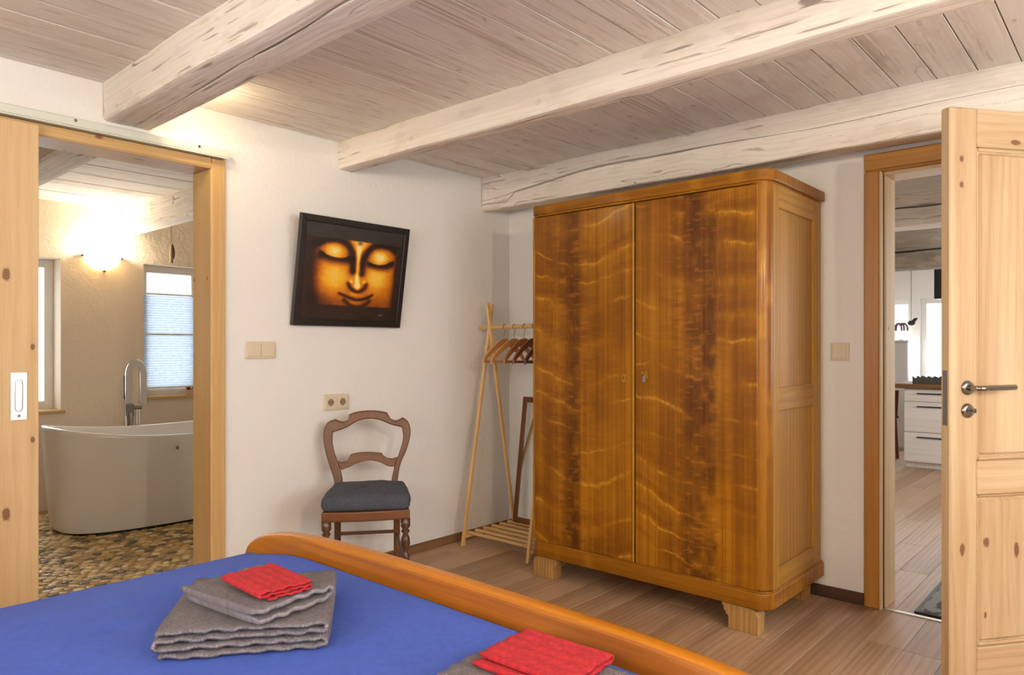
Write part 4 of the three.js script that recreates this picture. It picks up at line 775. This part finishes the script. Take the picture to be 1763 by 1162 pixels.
// ---------------------------------------------------------------- kitchen beyond the doorway
{
  const kf = structG('floor_kitchen', 'brown wood plank floor of the kitchen');
  obj('screed', bx(0.0, 6.4, -0.06, -0.013, -0.6, 4.4, 0), darkGap, kf);
  const r = rngOf(93), W = 0.14;
  for (let j = 0; j < 36; j++) { let x = 0.001 - (j % 2 ? 0 : 0.6), z = -0.6 + j * W; const fine = z > 0.6 && z < 2.7; const LL = fine ? 1.3 : 6.4;
    while (x < 6.4) { const a = Math.max(x, 0.001), b = Math.min(x + LL, 6.4), zb = Math.min(z + W, 4.4); if (b - a > 0.05 && zb - z > 0.02) { const m = obj('plank', boxUV(cbox(b - a - 0.0015, 0.012, zb - z - 0.0015, 0, 0, 0, 0.0012), 0, 0.6, 2.4, r() * 5, r() * 5), floorWood[Math.floor(r() * 3)], kf); m.position.set((a + b) / 2, -0.007, (z + zb) / 2); } x += LL; } }
  struct('wall_kitchen_far', 'far kitchen wall with two windows', [bx(6.4, 6.6, -0.05, 2.6, -0.75, 0.30, 0), bx(6.4, 6.6, -0.05, 2.6, 1.88, 4.55, 0), bx(6.4, 6.6, -0.05, 0.76, 0.30, 1.88, 0), bx(6.4, 6.6, 1.80, 2.6, 0.30, 1.88, 0), bx(6.4, 6.6, 0.76, 1.80, 1.0, 1.085, 0)], plaster);
  struct('wall_kitchen_left', 'left kitchen wall', bx(0.16, 6.4, -0.05, 2.6, -0.75, -0.6, 0), plaster);
  struct('wall_kitchen_right', 'right kitchen wall with a window', [bx(0.16, 1.7, -0.05, 2.6, 4.4, 4.55, 0), bx(3.5, 6.4, -0.05, 2.6, 4.4, 4.55, 0), bx(1.7, 3.5, -0.05, 0.8, 4.4, 4.55, 0), bx(1.7, 3.5, 2.0, 2.6, 4.4, 4.55, 0)], plaster);
  plainWindow('window_5', 'left kitchen window seen through the doorway', 'z', 0.30, 1.0, 0.76, 1.80, 6.46);
  plainWindow('window_6', 'right kitchen window seen through the doorway', 'z', 1.085, 1.88, 0.76, 1.80, 6.46);
  plainWindow('window_7', 'kitchen window in the side wall', 'x', 1.7, 3.5, 0.8, 2.0, 4.46);
  struct('ceiling_kitchen', 'whitewashed kitchen ceiling', boxUV(bx(0.16, 6.4, CEIL + 0.003, 2.36, -0.6, 4.4, 0), 2, 0.7, 2.8), washBoards[1]);
  trim('whitewashed kitchen ceiling beam nearest the doorway', beam({ x0: 1.45, x1: 1.68, y0: 1.965, y1: 2.288, z0: -0.599, z1: 4.399, seed: 23, crack: { face: 'front', w: 0.016, open: () => 1, at: () => 2.085 } }), washBeam[1]);
  trim('grey weathered kitchen ceiling beam', beam({ x0: 3.3, x1: 3.58, y0: 1.885, y1: 2.288, z0: -0.599, z1: 4.399, seed: 27, crack: { face: 'front', w: 0.018, open: () => 1, at: () => 2.03 } }), greyBeam);
  struct('baseboard_kitchen', 'dark baseboard below the kitchen windows', wuv(bx(6.386, 6.3995, 0, 0.056, -0.59, 4.39), 2), skirtDark);
  // drawer unit, worktop and what stands there
  const front = std({ map: wood(71, { mw: 0.6, mh: 1.2, light: [236, 230, 221], dark: [212, 203, 192], ring: 40, ringAmt: 0.3, fiber: 0.5 }, 256, 512), roughness: 0.5 });
  const c = thing('drawer_cabinet', 'white kitchen cabinet with three drawers and dark bar handles', 'cabinet', [4.7, 0, 1.65]);
  obj('body', bx(-0.28, 0.28, 0.06, 0.79, -0.283, 0.317, 0.003), white, c);
  obj('plinth', bx(-0.24, 0.26, 0, 0.06, -0.281, 0.315, 0.002), front, c);
  for (const [y0, y1] of [[0.664, 0.785], [0.361, 0.656], [0.065, 0.353]]) {
    const d = obj('drawer', wuv(bx(-0.300, -0.2805, y0, y1, -0.281, 0.315, 0.003), 2), front, c);
    obj('handle', [bx(-0.322, -0.314, y1 - 0.048, y1 - 0.036, -0.165, 0.17, 0.002), bx(-0.316, -0.2995, y1 - 0.046, y1 - 0.038, -0.15, -0.14, 0.001), bx(-0.316, -0.2995, y1 - 0.046, y1 - 0.038, 0.145, 0.155, 0.001)], blackMetal, d);
  }
  one('worktop', 'brown wooden worktop on the kitchen cabinet', 'worktop', wuv(bx(4.36, 5.0, 0.791, 0.838, 1.20, 2.3, 0.004), 2), skirtWood);
  const k2 = thing('side_cabinet', 'plain white kitchen cabinet hidden next to the drawers', 'cabinet', [4.7, 0, 2.14]);
  obj('body', bx(-0.28, 0.28, 0, 0.79, -0.17, 0.15, 0.003), white, k2); obj('door', bx(-0.300, -0.2805, 0.065, 0.785, -0.168, 0.148, 0.003), front, k2);
  const tr = thing('bread_tray', 'dark wavy-edged tray on the kitchen worktop', 'tray', [4.52, 0.8385, 1.60]);
  const wav = [[-0.16, 0], [0.16, 0], [0.16, 0.05]]; for (let i = 0; i <= 24; i++) wav.push([0.16 - i / 24 * 0.32, 0.066 + 0.011 * Math.cos(i * 1.57)]);
  for (const x of [-0.09, 0.09]) { const g = extrude(shp(wav), 0.012, 0.002); g.rotateY(-Math.PI / 2); obj('side', g.translate(x, 0, 0), std({ color: '#4f4943', roughness: 0.6 }), tr); }
  obj('base', bx(-0.096, 0.09, 0, 0.012, -0.155, 0.155, 0.002), std({ color: '#4f4943', roughness: 0.6 }), tr);
  for (const z of [-0.09, -0.02, 0.05, 0.11]) obj('bowl', lathe([[0.0005, 0.014], [0.016, 0.014], [0.028, 0.040], [0.025, 0.040], [0.0005, 0.018]], 14).translate(0, 0, z), white, tr);
  const gb = thing('grey_cupboard', 'grey-white cupboard standing under the kitchen window', 'cupboard', [5.95, 0, 0.925]);
  obj('body', bx(-0.24, 0.24, 0.0, 1.27, -0.30, 0.185, 0.004), std({ color: '#c9c6bf', roughness: 0.5 }), gb);
  obj('door', bx(-0.258, -0.2405, 0.03, 1.255, -0.29, -0.06, 0.003), std({ color: '#cfccc5', roughness: 0.5 }), gb); obj('door', bx(-0.258, -0.2405, 0.03, 1.255, -0.054, 0.18, 0.003), std({ color: '#cfccc5', roughness: 0.5 }), gb);
  obj('top', bx(-0.27, 0.25, 1.27, 1.285, -0.31, 0.195, 0.003), white, gb);
  const fl = thing('flower_ornament', 'dark red flower-shaped ornament on top of the grey cupboard', 'ornament', [5.85, 1.2855, 1.0]);
  obj('stand', [rod([0, 0, 0], [0, 0.17, 0], 0.004, 8), rod([0, 0, 0], [0, 0.006, 0], 0.03, 16)], blackMetal, fl);
  for (let i = 0; i < 5; i++) { const a = i * 1.257; obj('petal', tube([[0, 0.17, 0], [0.02 * Math.cos(a), 0.20, 0.03 * Math.sin(a)], [0.035 * Math.cos(a), 0.17, 0.065 * Math.sin(a)], [0.04 * Math.cos(a), 0.11, 0.072 * Math.sin(a)]], 0.011, 20, 8), std({ color: '#6b4650', roughness: 0.6 }), fl); }
  const ho = thing('window_hanging', 'small dark bird-shaped hanging in the left kitchen window', 'ornament', [6.3, 1.50, 1.01]);
  obj('body', clean(new THREE.SphereGeometry(0.045, 16, 12)).scale(0.4, 0.7, 1), blackMetal, ho); obj('wing', [extrude(shp(spline([[0, 0], [0.03, 0.055], [0.07, 0.06], [0.04, 0.01]], 20, true)), 0.008, 0.001).rotateY(-Math.PI / 2)], blackMetal, ho);
  obj('string', rod([0, 0.03, 0], [0, 0.78, 0], 0.003, 6), skirtDark, ho);
  const tv = thing('wall_screen', 'black flat screen on a ceiling arm in the kitchen', 'screen', [5.2, 1.72, 1.72]);
  obj('panel', bx(-0.03, 0.03, 0, 0.40, -0.24, 0.40, 0.008), blackMetal, tv); obj('arm', bx(0.03, 0.06, 0.18, 0.565, 0.06, 0.10, 0.004), blackMetal, tv);
  const ch = thing('kitchen_chair', 'reddish brown wooden chair beside the kitchen drawers', 'chair', [5.05, 0, 0.92], 0.5);
  const red = phy({ color: '#6b3420', roughness: 0.4, clearcoat: 0.3 });
  obj('seat', cbox(0.40, 0.035, 0.40, 0, 0.45, 0, 0.012), red, ch);
  for (const [sx, sz] of [[-1, -1], [-1, 1], [1, -1], [1, 1]]) obj('leg', bar([sx * 0.185, 0.0005, sz * 0.185], [sx * 0.165, 0.435, sz * 0.165], 0.03, 0.03, 0.004), red, ch);
  obj('backrest', [bar([-0.19, 0.46, 0.165], [-0.25, 0.74, 0.165], 0.03, 0.03), bar([-0.19, 0.46, -0.165], [-0.25, 0.74, -0.165], 0.03, 0.03), cbox(0.025, 0.14, 0.33, -0.235, 0.665, 0, 0.008)], red, ch);
  const mt = thing('door_mat', 'grey patterned door mat just beyond the threshold', 'mat', [0.345, 0, 2.79]);
  const mg = tex(256, 256, (u, v) => { const s = fbm(u * 9, v * 9, 701, 4), k = sstep(0.45, 0.55, s + 0.15 * Math.sin(u * 30) * Math.sin(v * 22)); return mix3([92, 96, 98], [158, 160, 160], k); });
  obj('pile', boxUV(bx(-0.29, 0.31, 0.002, 0.012, -0.36, 0.36, 0.003), 0, 0.6, 0.7), std({ map: mg, roughness: 1 }), mt);
  obj('edging', [bx(-0.305, -0.288, 0.0, 0.010, -0.375, 0.375, 0.002), bx(0.308, 0.325, 0.0, 0.010, -0.375, 0.375, 0.002), bx(-0.29, 0.31, 0.0, 0.010, -0.375, -0.358, 0.002), bx(-0.29, 0.31, 0.0, 0.010, 0.358, 0.375, 0.002)], blackMetal, mt);
}

// ---------------------------------------------------------------- warm batten lamp on the far side of the wide beam
{
  const t = thing('beam_lamp', 'slim warm lamp fixed to the hidden side of the wide beam', 'lamp', [-2.304, 2.165, 0.20]);
  obj('housing', cbox(0.016, 0.030, 0.36, 0.011, 0.02, 0, 0.003), white, t);
  obj('diffuser', cbox(0.012, 0.022, 0.34, 0.024, 0.02, 0, 0.003), std({ color: '#fff4dd', emissive: '#ffd79a', emissiveIntensity: 3 }), t);
  const l = new THREE.RectAreaLight(new THREE.Color().setRGB(1, 0.80, 0.52), 120, 0.34, 0.02); l.position.set(-2.268, 2.185, 0.20); l.lookAt(-1.3, 2.16, -0.02); scene.add(l);
}
renderer.render(scene, camera);
